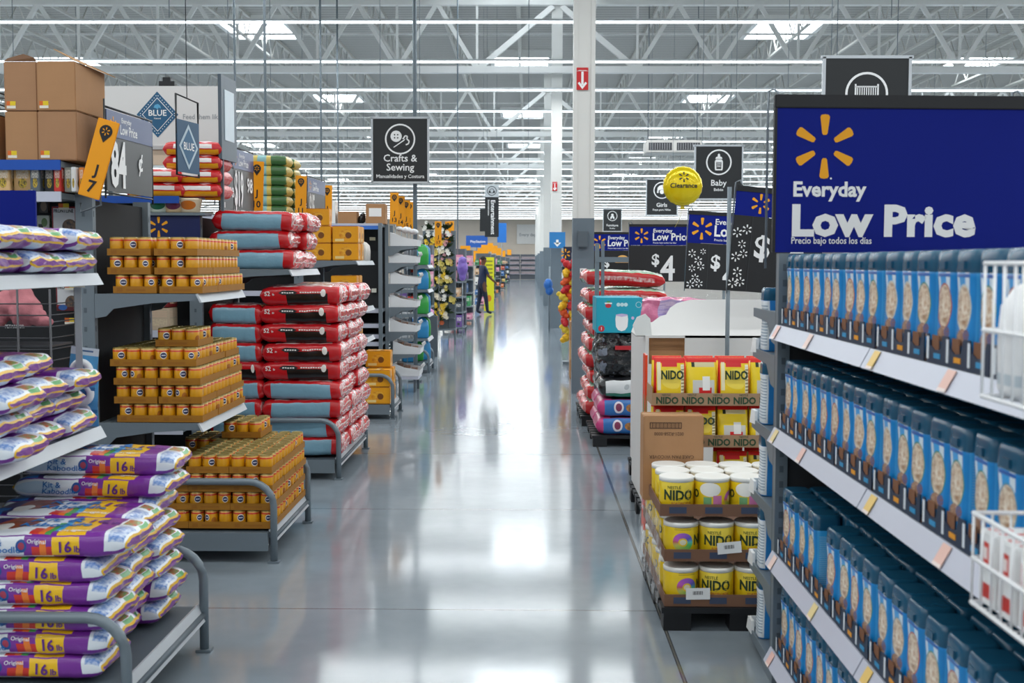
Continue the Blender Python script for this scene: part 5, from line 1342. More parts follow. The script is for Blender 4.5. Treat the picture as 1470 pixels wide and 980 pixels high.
# rear view of stock on the inner faces
DST = [('7a1c20', 'dark red'), ('b98a2e', 'mustard'), ('8a2b2b', 'maroon'), ('c7b39a', 'cream')]
for q, (x, z, w, h, c) in enumerate(((-2.66, .402, .16, .26, 0), (-2.84, .402, .16, .27, 2), (-2.66, .782, .17, .25, 2), (-2.85, .782, .17, .25, 0), (-2.67, 1.102, .17, .16, 3), (-2.86, 1.102, .16, .15, 1), (-2.67, 1.102 + .165, .17, .12, 0))):
    tag(MB().box(-w/2, w/2, 0, .2, 0, h).build('treat_box', printmat('treat_%d' % q, DST[c][0], [('r', .1, .2, .9, .5, ('d9c9a8', DST[c][0], 14)), ('l', .1, .6, .9, .9, 4, 'd8b9a0')], .45), None, (x, 8.50, z), 0, .003), '%s treat box %s on the run behind the dog food cans' % (DST[c][1], ['low outer', 'low inner', 'middle outer', 'middle inner', 'upper outer', 'upper inner', 'stacked upper'][q]), 'treat box')
tubm = MB(); tubm.rings([[(r*math.cos(2*PI*k/20), r*math.sin(2*PI*k/20)*.8, z) for k in range(20)] for r, z in ((.06, 0), (.07, .01), (.085, .085), (.088, .09), (.088, .1), (.08, .103))], 0, True, ([k/20 for k in range(21)], [0, .1, .8, .85, .95, 1]), 0, 0)
for q, (x, c, n) in enumerate(((228, 'd8e4d8', 'green and white'), (250, 'e0c49a', 'tan'), (272, 'e5d2b4', 'orange and cream'))):
    a = at(x, 306, 8.5); tag(obj('food_tub', tubm.mesh('tub', printmat('food_tub_%d' % q, c, [('e', .75, .5, .12, .3, ['2f7a5a', '7a3a5a', 'd9782a'][q])], .3)), None, (a.x, 8.52, 1.946)), '%s round food tub above the small blue spark panel' % n, 'tub') 
tb_ = MB().box(-2.75, -2.30, 8.432, 8.62, 1.925, 1.944).build('narrow_shelf', STEEL); tag(tb_, 'narrow grey shelf strip carrying three food tubs', 'shelf')
# red bags on the inner run top and yellow bags beyond
rbm = printmat('red_bag_print', 'c8161f', [('r', .1, .44, .9, .49, 'e9a01c'), ('r', .2, .50, .8, .54, 'e8e2e0'), ('e', .7, .6, .1, .05, 'eec7cf'), ('r', .1, .6, .9, .9, ('d8d0cc', 'b81a24', 9))], .28, .3)
S_ = bag_fn(.42, .34, .098, 91, 12, .005); rbme = bag_mesh(S_, 22, 36).mesh('bag', rbm); ybm = printmat('yellow_bag_print', 'd8c060', [('r', .3, 0, .5, 1, '8fc0c0'), ('r', .6, .4, .95, .6, '3f6b3a')], .3, .2); ybme = bag_mesh(S_, 22, 36).mesh('bag', ybm)
def simple_bag(me, loc, rz, label, group, name='pet_food_bag'): return tag(obj(name, me, None, loc, rz), label, 'pet food bag', group)
a = at(228, 283, 8.5)
for lv in range(2): simple_bag(rbme, (a.x - .02, 8.62, 2.057 + lv*.099), .03 - .1*lv, 'red and orange bag %s by the grey price board' % ['under the topmost one', 'topmost'][lv], 'red bags on the inner run')
a = at(281, 283, 8.5)
for lv in range(4): simple_bag(rbme, (a.x - .02 + .0, 8.65, 2.057 + lv*.099), .02*(lv - 2), 'red bag, %s up in the pile behind the orange J 9 blade' % ORD[lv], 'red bags on the inner run')
a = at(402, 312, 12)
for lv in range(6):
    for q in range(2): simple_bag(ybme, (a.x - .10 + q*.01, 12.0 + q*.36, 2.056 + lv*.0995), 0, 'yellow and teal bag, %s up, %s pile on the third run' % (ORD[lv], ['front', 'rear'][q]), 'yellow bags on the third run')
# boxes on the fourth run
for (x0, y0, x1, y1, lb, m_) in ((485, 300, 512, 318, 'low wide brown box on the dark run with the blue top rail', CARD), (525, 289, 553, 318, 'taller brown box with white label on the dark run', CARD), (470, 285, 481, 318, 'white narrow box behind the orange J 12 blade', WHITE)):
    a, b = at(x0, y1, 14.3), at(x1, y0, 14.3); c = carton(lb, a.x, 14.3, 2.052, b.x - a.x, .22, b.z - a.z, m_)
    if 'label' in lb: MB().box(.04, .19, -.002, 0, .09, .19).build('paper_label', WHITE, c)
lump('black_sack', 'small black shiny sack between the two boxes on the dark run', 'sack', (at(518, 318, 14.35).x, 14.4, 2.105), [(0, 0, 0, .05, 1.1), (.02, 0, .05, .035, 1)], mat('1b1d20', .2, 0, .1))
# ---- white bins on the fourth endcap
bn0 = thing('endcap_shelving', 'grey endcap shelving with seven white slanted bins', 'shelving', (-1.70, 14.42, 0))
BZ = [.20, .47, .745, 1.045, 1.33, 1.585, 1.79]
for y in (0, .50): m_ = MB(); m_.box(-.04, 0, y, y + .03, 0, 2.05); m_.build('post', STEEL, bn0)
for z in BZ[1:]:
    s_ = MB().box(0, .31, 0, .53, z - .02, z).build('shelf', STEEL, bn0)
    for y in (-.006, .53): m_ = MB(); m_.poly([(0, y, z), (.32, y, z), (.32, y, z - .03), (.16, y, z - .05), (.06, y, z - .11), (0, y, z - .12)], (0, .006, 0)); m_.build('bracket', STEEL, s_)
m_ = MB(); m_.box(0, .36, 0, .5, .16, .198); m_.build('deck', RAIL, bn0)
for y in (.02, .46):
    m_ = MB(); m_.box(.30, .33, y, y + .03, 0, .16); m_.build('leg', STEELD, bn0)
BINM = mat('e3e6e8', .5, 0, .03); BINC = mat('7a5138', .8, 0, .1)
def white_bin():
    c = thing('slanted_bin', 'bin', 'bin'); b = MB(); W_, D_, hb_, hf = .33, .48, .165, .075
    for y in (0, D_ - .006): b.poly([(.0, y, 0), (W_, y, 0), (W_ + .01, y, hf), (W_*.45, y, hf + .03), (0, y, hb_)], (0, .006, 0))
    b.box(0, W_, .006, D_ - .006, 0, .005); b.box(0, .006, .006, D_ - .006, .005, hb_); b.poly([(W_, .006, 0), (W_, D_ - .006, 0), (W_ + .01, D_ - .006, hf), (W_ + .01, .006, hf)], (-.006, 0, 0))
    b.build('bin', BINM, c)
    m_ = MB()
    for k in range(3): m_.box(.02 + k*.09, .09 + k*.09, .03, D_ - .03, .006, .12 - k*.025)
    m_.build('stock', BINC, c)
    m_ = MB()
    for k in range(5): m_.tube([(W_ + .012, .04 + k*.1, hf), (W_ + .035, .04 + k*.1, hf + .03), (W_ + .02, .04 + k*.1, hf + .06)], .006, 5)
    m_.build('sign_clip', WHITE, c)
    return Kind(c)
WB = white_bin()
for q, z in enumerate(BZ): WB.put((-1.68 + [.02, .03, -.008, -.01, .0, -.01, .0][q], 14.44, z + .0015), 0, 'white slanted cardboard bin, %s from the floor on the bin endcap' % ORD[q], 'white slanted bins')
lump('white_sack', 'crumpled white sack lying on the topmost slanted bin', 'sack', (-1.50, 14.6, 1.99), [(0, 0, 0, .06, .7), (.09, .02, -.02, .06, .6), (-.08, 0, .01, .04, .7)], mat('e6e8ea', .5, 0, .04))
# green and blue packs on the next endcap
gp = [soft_pack(printmat('soil_%d' % q, c, [('r', .35, .3, .65, .7, c2), ('e', .5, .8, .1, .1, 'e8efe8')], .3, .1), .2, .14, .30) for q, (c, c2) in enumerate((('2f8fc8', '2fae4a'), ('38a84a', '3f9fd6')))]
endcap('grey endcap shelving with green and blue packs behind the white bins', 16.9, 17.7, [.50, .85, 1.2, 1.55], 1.95, True, -2.1, -1.42)
for q, z in enumerate((.501, .851, 1.201, 1.551)):
    for j in range(2): tag(obj('soil_pack', gp[(q + j) % 2], None, (-1.53, 17.05 + j*.35, z), .2), '%s pack, %s row on the %s shelf beyond the white bins' % (['blue and green', 'green and blue'][(q + j) % 2], ['front', 'rear'][j], ORD[q]), 'pack', 'packs beyond the white bins')
cart('small grey base cart with green and blue packs behind the white bins', 16.9, 17.7, -2.1, -1.42, .15, .34)
for j in range(3): tag(obj('soil_pack', gp[j % 2], None, (-1.72 + .09*j, 17.1 + .2*j, .152), (.0, 0, .4*j)), '%s pack standing %s on the low cart beyond the white bins' % (['blue and green', 'green and blue', 'blue and green'][j], ['in front', 'in the middle', 'at the rear']
[j]), 'pack', 'packs on the low cart')

# ================================================================== FLOWERS, CART, PERSON
fr_ = thing('flower_rack', 'tall rack of artificial flowers beyond the white bins', 'flower rack', (-1.72, 22.8, 0)); 
m_ = MB(); m_.box(-.32, .32, -.02, .5, 0.28, .31); m_.box(-.32, -.28, .2, .26, 0, 2.3); m_.box(.28, .32, .2, .26, 0, 2.2); m_.box(-.3, .3, .22, .24, .3, 2.2)
m_.build('frame', STEEL, fr_)
for k in range(5): MB().box(-.3, .3, -.01, .2, .5 + k*.38, .515 + k*.38).build('shelf', STEELD, fr_)
LEAFM = mat('2c3f22', .6, 0, .25, 8); FLC = [('e6c433', 'yellow'), ('efe6cf', 'cream'), ('d9a0a8', 'pink'), ('f1efe6', 'white'), ('b8551f', 'orange'), ('d9c76a', 'pale yellow')]
def bunch(seed, col):
    rr = random.Random(seed); c = thing('artificial_flower_bunch', 'orange artificial flower bunch lying at the foot of the flower rack', 'artificial flowers')
    st = MB()
    for k in range(26):
        a, b = rr.uniform(0, 2*PI), rr.uniform(.2, 1.2); d = Vector((math.cos(a)*math.sin(b), -abs(math.sin(a)*math.sin(b)) - .2, math.cos(b) - .3)).normalized(); L = rr.uniform(.08, .20); s_ = Vector((-d.z, 0, d.x)).normalized()*.022
        st.poly([d*.02, d*L*.6 + s_, d*L, d*L*.6 - s_], (0, .002, 0))
    st.build('foliage', LEAFM, c)
    fm = mat(col, .6, 0, .15, 20)
    for k in range(6):
        a, b = rr.uniform(0, 2*PI), rr.uniform(.1, 1.1); d = Vector((math.cos(a)*math.sin(b)*.8, -abs(math.cos(b))*.8 - .2, math.sin(a)*.9)).normalized()*rr.uniform(.11, .17)
        f_ = MB(); r = rr.uniform(.03, .05)
        for q in range(6):
            t = q*PI/3 + k; f_.poly([d, d + Vector((math.cos(t - .45)*r*.8, -.012, math.sin(t - .45)*r*.8)), d + Vector((math.cos(t)*r, -.02, math.sin(t)*r)), d + Vector((math.cos(t + .45)*r*.8, -.012, math.sin(t + .45)*r*.8))], (0, .004, 0))
        f_.build('blossom', fm, c)
    return Kind(c)
BK = [bunch(q, c) for q, (c, n) in enumerate(FLC)]
rf = random.Random(21); cols = ['inner', 'middle', 'aisle-side']
BK[4].put((-1.72, 22.6, .47), (0, 0, 0), 'orange artificial flower bunch at the foot of the flower rack', 'artificial flower bunches on the rack')
for k in range(11):
    for j in range(3):
        v = rf.choice([0, 0, 1, 5]) if j < 2 else rf.choice([1, 2, 3, 5])
        if k == 10: v = 3
        if k == 0 and j: continue
        BK[v].put((-1.92 + j*.19 + rf.uniform(-.03, .03), 22.775, .47 + k*.175), (0, rf.uniform(-.6, .6), 0), '%s artificial flower bunch, %s up in the %s column of the rack' % (FLC[v][1], ORD[k], cols[j]), 'artificial flower bunches on the rack')
REDF = bunch(77, 'c62a14')
for k in range(4): REDF.put((-2.08 - .01*k, 21.6, 1.5 - k*.24), 0, 'red artificial flower bunch, %s in the hanging red column' % ORD[k], 'red flower bunches')
tag(MB().tube([(-2.1, 21.68, 0.001), (-2.1, 21.68, 1.75)], .02, 8).build('flower_stand', STEEL), 'thin grey stand behind the red flower bunches', 'stand')
lump('purple_balloon', 'purple drooping party balloon beside the flower rack', 'balloon', (at(664, 385, 24).x, 24, at(664, 385, 24).z), [(0, 0, 0, .11, 1.5), (0, 0, -.17, .07, 1.3), (0, 0, .14, .09, 1.1)], mat('7e62b8', .4, 0, .08))
tag(MB().tube([(at(664, 385, 24).x, 24.0, .001), (at(664, 385, 24).x, 24.0, 1.3)], .008, 6).build('balloon_stick', WIRE), 'thin stick under the purple balloon', 'stick')
lump('pink_ball', 'pink ball lying beside the flower rack frame', 'ball', (at(618, 448, 20).x, 20, at(618, 448, 20).z), [(0, 0, 0, .06, 1)], mat('d98fc0', .4)); tag(MB().box(-.12, .12, -.1, .1, 0, at(618, 448, 20).z - .062).build('ball_bin', mat('4d565e', .5), None, (at(618, 448, 20).x, 20, .0)), 'grey bin under the pink ball', 'bin')
# folded dark cart at the foot of the rack
ct = thing('folded_trolley', 'folded dark metal trolley leaning beside the flower rack', 'trolley', (-1.98, 18.9, 0)); m_ = MB()
for x in (-.14, .14): m_.tube([(x, .2, .06), (x*.8, 0, .75), (x*.7, -.05, .95)], .014, 6)
m_.tube([(-.14, .1, .4), (.14, .1, .4)], .01, 6); m_.tube([(-.1, -.05, .95), (.1, -.05, .95)], .014, 6); m_.box(-.14, .14, .05, .3, .06, .09); m_.build('frame', mat('2b2f36', .4, .4), ct)
for x in (-.16, .16): m_ = MB(); m_.tube([(x - .012, .2, .061), (x + .012, .2, .061)], .06, 14); m_.build('wheel', BLACK, ct)

# the worker seen from behind and to one side, walking by the yellow board
def person():
    V = {'pel': (0, 0, .95, .135), 'sp': (.0, .0, 1.12, .125), 'ch': (.01, 0, 1.32, .145), 'nk': (.03, 0, 1.49, .055), 'hd0': (.05, 0, 1.57, .07), 'hd': (.055, 0, 1.66, .088), 'hdt': (.05, 0, 1.72, .065),
         'shl': (.02, .17, 1.42, .065), 'ell': (.06, .24, 1.16, .045), 'wrl': (.16, .22, .97, .033), 'hnl': (.20, .21, .92, .03),
         'shr': (.02, -.17, 1.42, .065), 'elr': (.12, -.22, 1.17, .047), 'wrr': (.30, -.18, 1.02, .033), 'hnr': (.36, -.17, .99, .03),
         'hpl': (0, .09, .86, .10), 'knl': (-.04, .10, .48, .07), 'anl': (-.12, .10, .10, .048), 'tol': (.02, .10, .04, .04),
         'hpr': (0, -.09, .86, .10), 'knr': (.09, -.10, .48, .07), 'anr': (.14, -.10, .09, .048), 'tor': (.28, -.10, .04, .04)}
    E = 'pel-sp sp-ch ch-nk nk-hd0 hd0-hd hd-hdt ch-shl shl-ell ell-wrl wrl-hnl ch-shr shr-elr elr-wrr wrr-hnr pel-hpl hpl-knl knl-anl anl-tol pel-hpr hpr-knr knr-anr anr-tor'.split()
    fing = []
    for hn, sg in (('hnl', 1), ('hnr', -1)):
        x, y, z, r = V[hn]
        for k in range(4): V['%sf%d' % (hn, k)] = (x + .035, y + (k - 1.5)*.016, z - .055 + .006*abs(k - 1), .009); E.append('%s-%sf%d' % (hn, hn, k)); V['%sg%d' % (hn, k)] = (x + .045, y + (k - 1.5)*.016, z - .09 + .008*abs(k - 1), .008); E.append('%sf%d-%sg%d' % (hn, k, hn, k))
        V[hn + 't'] = (x + .045, y + sg*.03, z - .03, .010); E.append('%s-%st' % (hn, hn))
    ks = list(V); me = bpy.data.meshes.new('body'); me.from_pydata([V[k][:3] for k in ks], [(ks.index(a), ks.index(b)) for a, b in (e.split('-') for e in E)], [])
    o = bpy.data.objects.new('body', me); COL.objects.link(o); md = o.modifiers.new('skin', 'SKIN')
    for i, k in enumerate(ks): me.skin_vertices[0].data[i].radius = (V[k][3],)*2; me.skin_vertices[0].data[i].use_root = (k == 'pel')
    md.use_smooth_shade = True; sb_ = o.modifiers.new('sub', 'SUBSURF'); sb_.levels = 2; sb_.render_levels = 2
    dg = bpy.context.evaluated_depsgraph_get(); m2 = bpy.data.meshes.new_from_object(o.evaluated_get(dg)); o.modifiers.clear(); o.data = m2
    m2.materials.clear()
    for c in ('6b4632', '1d2a4a', '1a2238', '121318'): m2.materials.append(mat(c, .7, 0, .08, 12))
    for p in m2.polygons:
        c = p.center; p.use_smooth = True
        arm = abs(c.y) > .155 and c.z < 1.30 and c.z > .7
        p.material_index = 3 if c.z < .085 else (0 if c.z > 1.485 or (arm and (c.z < 1.22)) else (1 if c.z > .93 else 2))
    o.name = 'person'
    h = MB(); h.rings([[(.05 + .098*math.sin(t)*math.cos(2*PI*k/18) - .012, .092*math.sin(t)*math.sin(2*PI*k/18), 1.665 + .105*math.cos(t)) for k in range(18)] for t in [PI*j/16 for j in range(9)]], 0, True); h.build('hair', mat('15110f', .8), o)
    f_ = MB(); f_.poly([(.135, -.012, 1.645), (.135, .012, 1.645), (.158, 0, 1.64), (.14, 0, 1.68)], (.001, 0, 0)); f_.build('nose', mat('6b4632', .7, 0, .08, 12), o)
    for s_ in (-1, 1): MB().tube([(.128, s_*.032, 1.668), (.137, s_*.03, 1.668)], .011, 8).build('eye', mat('e8e4de', .4), o); MB().tube([(.045, s_*.085, 1.655), (.05, s_*.1, 1.66)], .022, 8).build('ear', mat('6b4632', .7, 0, .08, 12), o)
    MB().box(.125, .139, -.025, .025, 1.598, 1.606).build('mouth', mat('4a2a22', .6), o)
    MB().box(.135, .152, -.07, -.01, 1.36, 1.39).build('name_badge', mat('dfe6ee', .4), o)
    return o
pr = person(); pp = at(692, 451, 36.0); pr.location = (pp.x, 36.0, 0.006); pr.rotation_euler = (0, 0, math.radians(25))
tag(pr, 'person in navy work clothes stepping past the yellow board by the far shelves', 'person')
yb = thing('yellow_board', 'tall yellow stand-up board behind the person in navy', 'display board', (at(702, 450, 38).x, 38, 0)); MB().box(-.16, .16, -.02, .02, 0.001, 1.75).build('board', printmat('yellow_board_print', 'd8d41a', [('l', .15, .6, .85, .95, 5, '8a8a20'), ('e', .5, .25, .25, .06, 'd07a1c')], .5), yb); MB().box(-.2, .2, -.15, .15, 0, .03).build('foot', STEEL, yb)

# ================================================================== FAR RUNS ON BOTH SIDES
BOXC = [('2f6fb0', 'blue'), ('c23a2c', 'red'), ('d9b43a', 'yellow'), ('e5e5e2', 'white'), ('3a8f57', 'green'), ('6a4d8f', 'purple'), ('d9772f', 'orange'), ('3c4750', 'slate'), ('c9a27a', 'tan'), ('d98aa8', 'pink')]
BXM = [printmat('far_box_%d' % q, c, [('r', .15, .5, .85, .8, ('e6e0d6', c, 8)), ('r', .2, .15, .6, .35, '33373c')], .45) for q, (c, n) in enumerate(BOXC)]
def far_endcap(y0, w, side, xf, n, seed, where, pal=None):
    rr = random.Random(seed); z_s = [.14, .48, .82, 1.16, 1.5]
    sg = -1 if side == 'l' else 1; xb = xf + sg*.55
    g = thing('endcap_shelving', 'grey endcap shelving of mixed packs, %s' % where, 'shelving', (0, y0, 0)); x0, x1 = min(xf, xb), max(xf, xb)
    for x in (x0, x1 - .04): MB().box(x, x + .04, w - .04, w, 0, 1.9).build('post', STEEL, g)
    MB().box(x0 + .04, x1 - .04, w - .03, w - .01, .05, 1.9).build('back_panel', STEELD, g)
    for z in z_s: MB().box(x0, x1, 0, w - .04, z - .03, z).build('shelf', STEEL, g)
    for li, z in enumerate(z_s):
        x = x0 + .015; k = 0; left = list(pal or range(len(BOXC))); rr.shuffle(left)
        while x < x1 - .10 and k < n:
            bw = rr.uniform(.10, .19); bh = rr.uniform(.14, .27); q = left[k]
            if x + bw > x1: break
            tag(MB().box(0, bw, 0, w - .09, 0, bh).build('product_box', BXM[q], None, (x, y0 + .02, z + .001), 0, .004), '%s pack on the %s shelf of the %s' % (BOXC[q][1], ORD[li], where), 'pack', 'packs on the %s, %s shelf' % (where, ORD[li]))
            x += bw + .012; k += 1
for q, (y, w, xf, where) in enumerate(((20.6, .9, -1.70, 'shelf before the flower rack'), (26.5, .9, -1.42, 'first shelf after the flower rack'), (30.0, .9, -1.42, 'second shelf after the flower rack'), (34.2, .9, -1.62, 'shelf beside the person'), (41, 1, -1.30, 'shelf past the yellow board'), (47, 1, -1.3, 'sixth far shelf'), (56, 1, -1.3, 'seventh far shelf'), (68, 1, -1.3, 'eighth far shelf'), (84, 1, -1.3, 'ninth far shelf'))):
    far_endcap(y, w, 'l', xf, 4, 50 + q, where)
for q, (y, w, xf, where) in enumerate(((17.6, .9, .92, 'first shelf past the near column'), (21.5, .9, .95, 'second shelf past the near column'), (26, .9, .92, 'third shelf past the near column'), (32, 1, .92, 'shelf past the second column'), (40, 1, .92, 'fifth far shelf'), (50, 1, .95, 'seventh shelf beyond the columns'), (62, 1, .95, 'eighth shelf beyond the columns'), (80, 1, .95, 'ninth shelf beyond the columns'))):
    far_endcap(y, w, 'r', xf, 4, 80 + q, where)
# the cross shelf that closes the aisle far away
far = thing('cross_shelving', 'dark shelving of small items closing the aisle far away', 'shelving', (at(747, 398, 108).x, 108, 0))
for k in range(2):
    MB().box(-1.6 + k*1.6, -.03 + k*1.6, 0, .4, .02, 2.3).build('bay', mat('4a5058', .6), far)
    for z in (.5, .95, 1.4, 1.85): MB().box(-1.58 + k*1.6, -.05 + k*1.6, -.12, 0, z, z + .03).build('shelf', RAIL, far)
    for z in (.6, 1.05, 1.5, 1.95): MB().box(-1.5 + k*1.6, -.12 + k*1.6, -.1, 0, z - .06, z + .14).build('stock', printmat('far_stock_%d%d' % (k, int(z*10)), 'a8a9ac', [('l', 0, 0, 1, 1, 3, '6b3038')], .5), far)
for (x, y, Y) in ((690, 362, 62), (696, 358, 56), (703, 355, 60), (710, 358, 66), (716, 361, 74), (722, 364, 84), (668, 362, 40), (686, 368, 46), (731, 362, 96)):
    p = at(x, y, Y); s_ = thing('aisle_sign', 'far orange aisle blade, %s in the small cluster above the far shelves' % ORD[[690, 696, 703, 710, 716, 722, 668, 686, 731].index(x)], 'aisle sign', p, 0, 'far orange blades')
    MB().box(-.17, .17, -.01, .01, -.22, .22).build('blade', ORANGE, s_); MB().box(-.012, .012, .01, .03, -p.z + .002, .2).build('bracket', WIRE, s_)

# ================================================================== RIGHT: PALLETS BEYOND THE WHITE BIN
pallet('black pallet under the magenta and blue bags', .56, 1.35, 10.2, 11.25, .10)
mgm = printmat('magenta_bag_print', 'c23a78', [('r', .12, .43, 1, .565, '2f6fb4'), ('e', .28, .5, .055, .045, 'e6dfe6'), ('e', .28, .5, .035, .03, '8a3a5a'), ('e', .42, .5, .06, .03, ('4a3428', 'c98a4a', 20)), ('r', .2, .57, 1, .95, '1c1d22'), ('r', .0, .0, 1, .4, '1c1d22')], .28, .25, bump=(14, .4))
S_ = bag_fn(.72, .48, .155, 33, 12, .006); mgme = bag_mesh(S_, 24, 40).mesh('bag', mgm)
for lv in range(2):
    for j in range(2): simple_bag(mgme, (.955 + .01*lv, 10.46 + j*.51, .103 + lv*.16), 0, 'magenta and blue bag, %s layer, %s row on the pallet' % (['bottom', 'second'][lv], ['front', 'rear'][j]), 'magenta and blue bags', 'litter_bag')
grm = printmat('black_pack_print', '17191d', [('r', .12, .45, 1, .56, 'd8dbdc'), ('r', .12, .43, 1, .465, '2f7a63'), ('e', .35, .51, .03, .02, 'b4b9bb'), ('e', .5, .51, .03, .02, 'b4b9bb')], .25, .3, bump=(14, .5))
S_ = bag_fn(.70, .48, .175, 35, 12, .008); grme = bag_mesh(S_, 24, 40).mesh('bag', grm)
for j in range(2): simple_bag(grme, (.965, 10.46 + j*.51, .424), 0, 'black soft pack with white and green label, %s row' % ['front', 'rear'][j], 'black soft packs', 'litter_bag')
def crumple(w, d, h, m, seed, amp=.03, res=40, sc=9):
    b = MB(); base, frr = rrect(w/2, d/2, min(w, d)*.22, 8)
    import itertools
    P = []
    for i in range(len(base)):
        a, c = base[i], base[(i+1) % len(base)]; nn = max(1, int(math.hypot(c[0]-a[0], c[1]-a[1])/.025))
        for q in range(nn): P.append((a[0] + (c[0]-a[0])*q/nn, a[1] + (c[1]-a[1])*q/nn))
    rs = []; N = 22
    for j in range(N + 1):
        t = j/N; k = .93 + .07*math.sin(PI*min(1, t*1.1)); z = h*t
        if j == 0: k = .9
        rs.append([(x*k + amp*noise.noise((x*sc + seed, y*sc, z*sc))*(1 if 0 < j else .2), y*k + amp*noise.noise((x*sc, y*sc + seed, z*sc + 5)), max(0, z + (amp*.7*noise.noise((x*sc, y*sc, z*sc + seed)) if j > 1 else 0))) for x, y in P])
    for kk in (.8, .5, .2): rs.append([(x*kk, y*kk, h + .012 + amp*.8*noise.noise((x*kk*sc, y*kk*sc, seed))) for x, y in P])
    b.rings(rs, 0, False, ([i/len(P) for i in range(len(P)+1)], [min(1, k/N) for k in range(len(rs))]), 0, 0)
    return b.mesh('pack', m)
def shiny_black():
    m, t = newmat('shiny_black_film'); tc = t.n('ShaderNodeTexCoord').outputs['Object']; v = t.n('ShaderNodeTexVoronoi'); v.inputs['Scale'].default_value = 16; v.feature = 'F1'
    mp = t.n('ShaderNodeMix', data_type='VECTOR'); t.l(tc, v.inputs['Vector']); nz = t.noise(tc, 7, 4)
    col = t.mix(t.math('GREATER_THAN', nz, .55), lin('121418'), lin('6d7684')); hh = t.math('ADD', v.outputs[0], t.math('MULTIPLY', nz, 1.5))  # paler spots are reflections painted into the film colour
    finish(t, col, .12, 0, (hh, .8, .03), .4); return m
o = tag(obj('wrapped_bundle', crumple(.70, .95, .37, shiny_black(), 3, .035), None, (.955, 10.72, .605)), 'large bundle in shiny crinkled black film on the soft packs', 'bundle')
MB().box(-.20, .10, -.02, .0, .24, .275).build('red_label', mat('b3202a', .4), o, (0, -.485, 0))
# aqua nappy box
ab = thing('nappy_box', 'aqua nappy box with white nappy picture standing on the black bundle', 'box', (.592, 10.24, .99)); wA, hA = .40, .305
MB().box(0, wA, 0, .6, 0, hA).build('carton', mat('12a0b8', .45, 0, .03), ab, bevel=.004); f = flat((0, -.0015, 0), (1,0,0), (0,0,1)); l = MB()
l.poly([f(x, y) for x, y in ((.165, .12), (.17, .055), (.19, .025), (.22, .015), (.25, .025), (.27, .055), (.275, .12), (.27, .155), (.22, .165), (.17, .155))], None, 0)
l.poly([lambda_ for lambda_ in [f(x, y) + Vector((0, -.001, 0)) for x, y in ((.172, .15), (.22, .14), (.268, .15), (.27, .16), (.22, .168), (.17, .16))]], None, 3)
disc(l, f, .026, .103, .235, 1, 20, .018); disc(l, f, .028, .045, .038, 1, 20); put_text(l, '1', lambda x, y: f(x, y) + Vector((0, -.001, 0)), .04, .045, .024, .02, 'CENTER', 0)
for k in range(3): disc(l, f, .017, .19 + k*.032, .245, 2, 12)
ring(l, f, .026, .004, .365, .245, 2, 24); disc(l, f, .014, .315, .13, 3, 10); rect(l, f, .072, .25, .135, .262, 0); rect(l, f, .09, .262, .118, .275, 4)
l.build('print', [WHITE, mat('c2303a', .45), mat('bfe3e8', .5), mat('c8b8dc', .5), mat('4a9a4a', .5)], ab)
# red and green dog bags behind, two piles
pallet('black pallet under the red and green dog food bags', .52, 1.55, 11.5, 12.75, .10)
rgm = printmat('red_green_bag', 'c8181c', [('r', .1, .55, .95, .95, ('2f8a4c', 'e3e8de', 5)), ('r', .2, .485, .85, .515, ('c8181c', 'f0d8d2', 30)), ('r', .0, .05, 1, .42, '0e5a34'), ('r', .0, .4, .06, .7, ('e8b0a8', 'c8474a', 14))], .24, .3, bump=(14, .5))
S_ = bag_fn(.80, .55, .15, 44, 10, .012); rgme = bag_mesh(S_, 26, 44).mesh('bag', rgm)
for lv in range(8):
    for j in range(2): simple_bag(rgme, (.96 + .03*((lv*7) % 3 - 1), 11.80 + j*.58, .103 + lv*.155), (0, rf.uniform(-.01, .01), rf.uniform(-.04, .04)), 'red and green dog food bag, %s up, %s pile behind the aqua box' % (ORD[lv], ['front', 'rear'][j]), 'red and green dog food bags')
simple_bag(rgme, (.93, 11.85, .125 + 8*.155), (0, .04, .03), 'red and green dog food bag lying tilted on top of the pile', 'red and green dog food bags')
st = thing('stand_frame', 'grey metal stand frame in front of the red and green bags', 'stand', (.66, 11.36, 0)); m_ = MB(); m_.box(-.02, .02, -.02, .02, 0.001, 1.78); m_.box(.04, .07, -.02, .02, 0.001, 1.80); m_.build('post', STEEL, st); MB().box(-.02, .30, -.025, .025, 1.60, 1.65).build('arm', STEEL, st)
# pink plastic-wrapped plush behind the white bin
pallet('dark pallet behind the white cardboard bin', .76, 1.7, 8.15, 8.95, .13)
carton('tall plain carton behind the white cardboard bin', .78, 8.17, .133, .9, .75, .95, CW)
o = tag(obj('wrapped_plush', crumple(.46, .34, .25, printmat('pink_film', 'd9799f', [('r', .0, .0, .18, 1, ('b58ac8', 'e9c9dc', 9)), ('r', .68, .0, .78, 1, ('9a88c8', 'e8d0e4', 9))], .2, .4, bump=(30, .7)), 6, .03), None, (1.03, 8.35, 1.086)), 'pink and purple plush packed in clear film behind the white bin', 'plush pack')
for q, (x, c, n) in enumerate(((1.33, 1, 'red'), (1.41, 4, 'green'), (1.49, 9, 'pink'), (1.57, 2, 'yellow'))): tag(MB().box(-.03, .03, 0, .1, 0, .22 + .01*(q % 2)).build('product_box', BXM[c], None, (x, 8.3, 1.086), 0, .003), '%s small pack standing beside the pink plush behind the white bin' % n, 'pack')
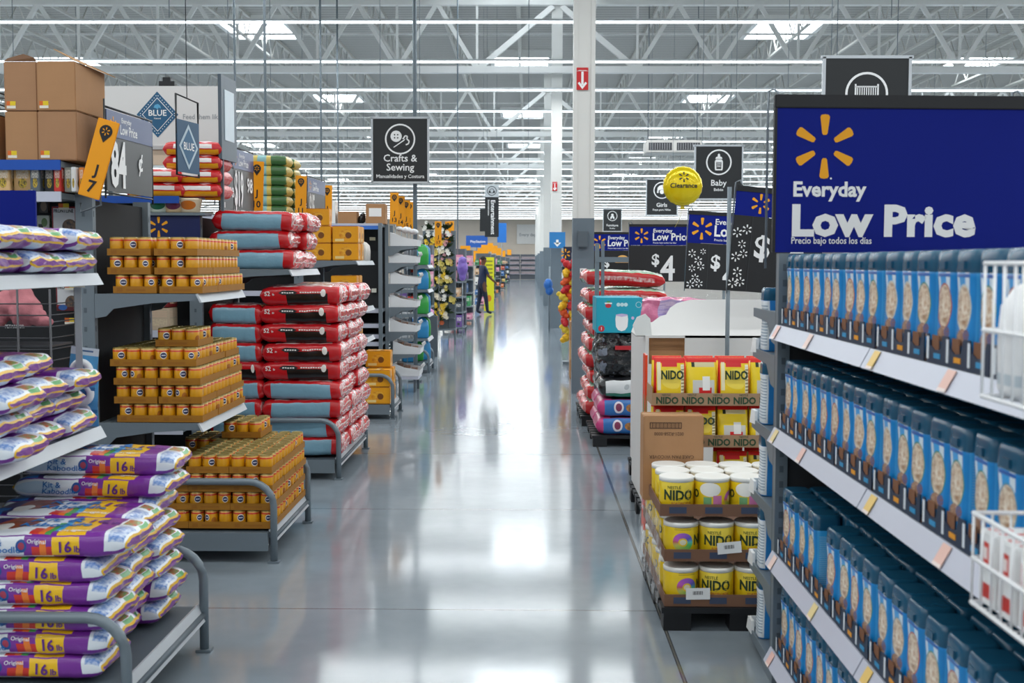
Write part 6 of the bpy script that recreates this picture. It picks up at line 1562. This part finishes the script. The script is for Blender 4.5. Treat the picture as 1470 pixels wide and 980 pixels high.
# yellow and red toys hanging past the near column
tw = thing('toy_stand', 'tall narrow stand of yellow toys past the near column', 'toy stand', (.70, 18.6, 0)); m_ = MB(); m_.box(-.02, .02, .02, .06, 0, 1.75); m_.box(-.15, .2, -.05, .2, 0, .04); m_.build('frame', STEEL, tw)
TYC = [('e8b51c', 'yellow'), ('d9541c', 'orange'), ('c4232a', 'red'), ('e6c83a', 'pale yellow')]
tk = [lump('hanging_toy', None, None, (0, 0, 0), [(0, 0, 0, .062, 1), (.055, .0, .045, .04, 1), (-.05, 0, -.04, .045, 1)], mat(c, .6, 0, .1), q) for q, (c, n) in enumerate(TYC)]
tme = [o.data for o in tk]
for o in tk: bpy.data.objects.remove(o)
for k in range(10):
    for j in range(2):
        q = (k*3 + j*2) % 4 if k != 9 else 2
        tag(obj('hanging_toy', tme[q], None, (.60 + j*.13 - .012*k*(k < 6), 18.52, .42 + k*.128), rf.uniform(0, 3)), '%s small soft toy, %s up on the %s of the toy stand' % (TYC[q][1], ORD[k], ['aisle edge', 'inner edge'][j]), 'soft toy', 'toys on the stand')
for k, (y, c) in enumerate(((.32, CARD), (.63, CARDL), (.95, CARD))): carton('brown carton, %s in the pile beside the near column' % ORD[k], .58, 16.2, .003 + k*.262, .32, .4, .258, c, 'cartons past the column')
lump('blue_sack', 'blue sack hanging far past the near column', 'sack', (at(787, 408, 27).x, 27, at(787, 408, 27).z), [(0, 0, 0, .1, 1.3), (.03, 0, -.14, .09, 1.2)], mat('2268b8', .5, 0, .1)); tag(MB().tube([(at(787, 408, 27).x + .03, 27.12, .001), (at(787, 408, 27).x + .03, 27.12, 1.5)], .02, 8).build('sack_stand', STEEL), 'thin grey stand behind the blue sack', 'stand')

# thin sign poles standing among the left-hand runs
for q, (x, Y, w) in enumerate(((383, 13.3, 'right beside the stack of yellow bags'), (462, 17.8, 'behind the orange J 12 blade'), (340, 16, 'over the grey 19.98 price board'), (486, 21, 'between the J 12 blade and the crafts sign'), (657, 27, 'rising behind the flower rack'))):
    p = at(x, 330, Y); tag(MB().tube([(p.x, Y, .001), (p.x, Y, 8.59)], .016, 6).build('sign_pole', STEEL), 'thin grey pole to the roof ' + w, 'pole')
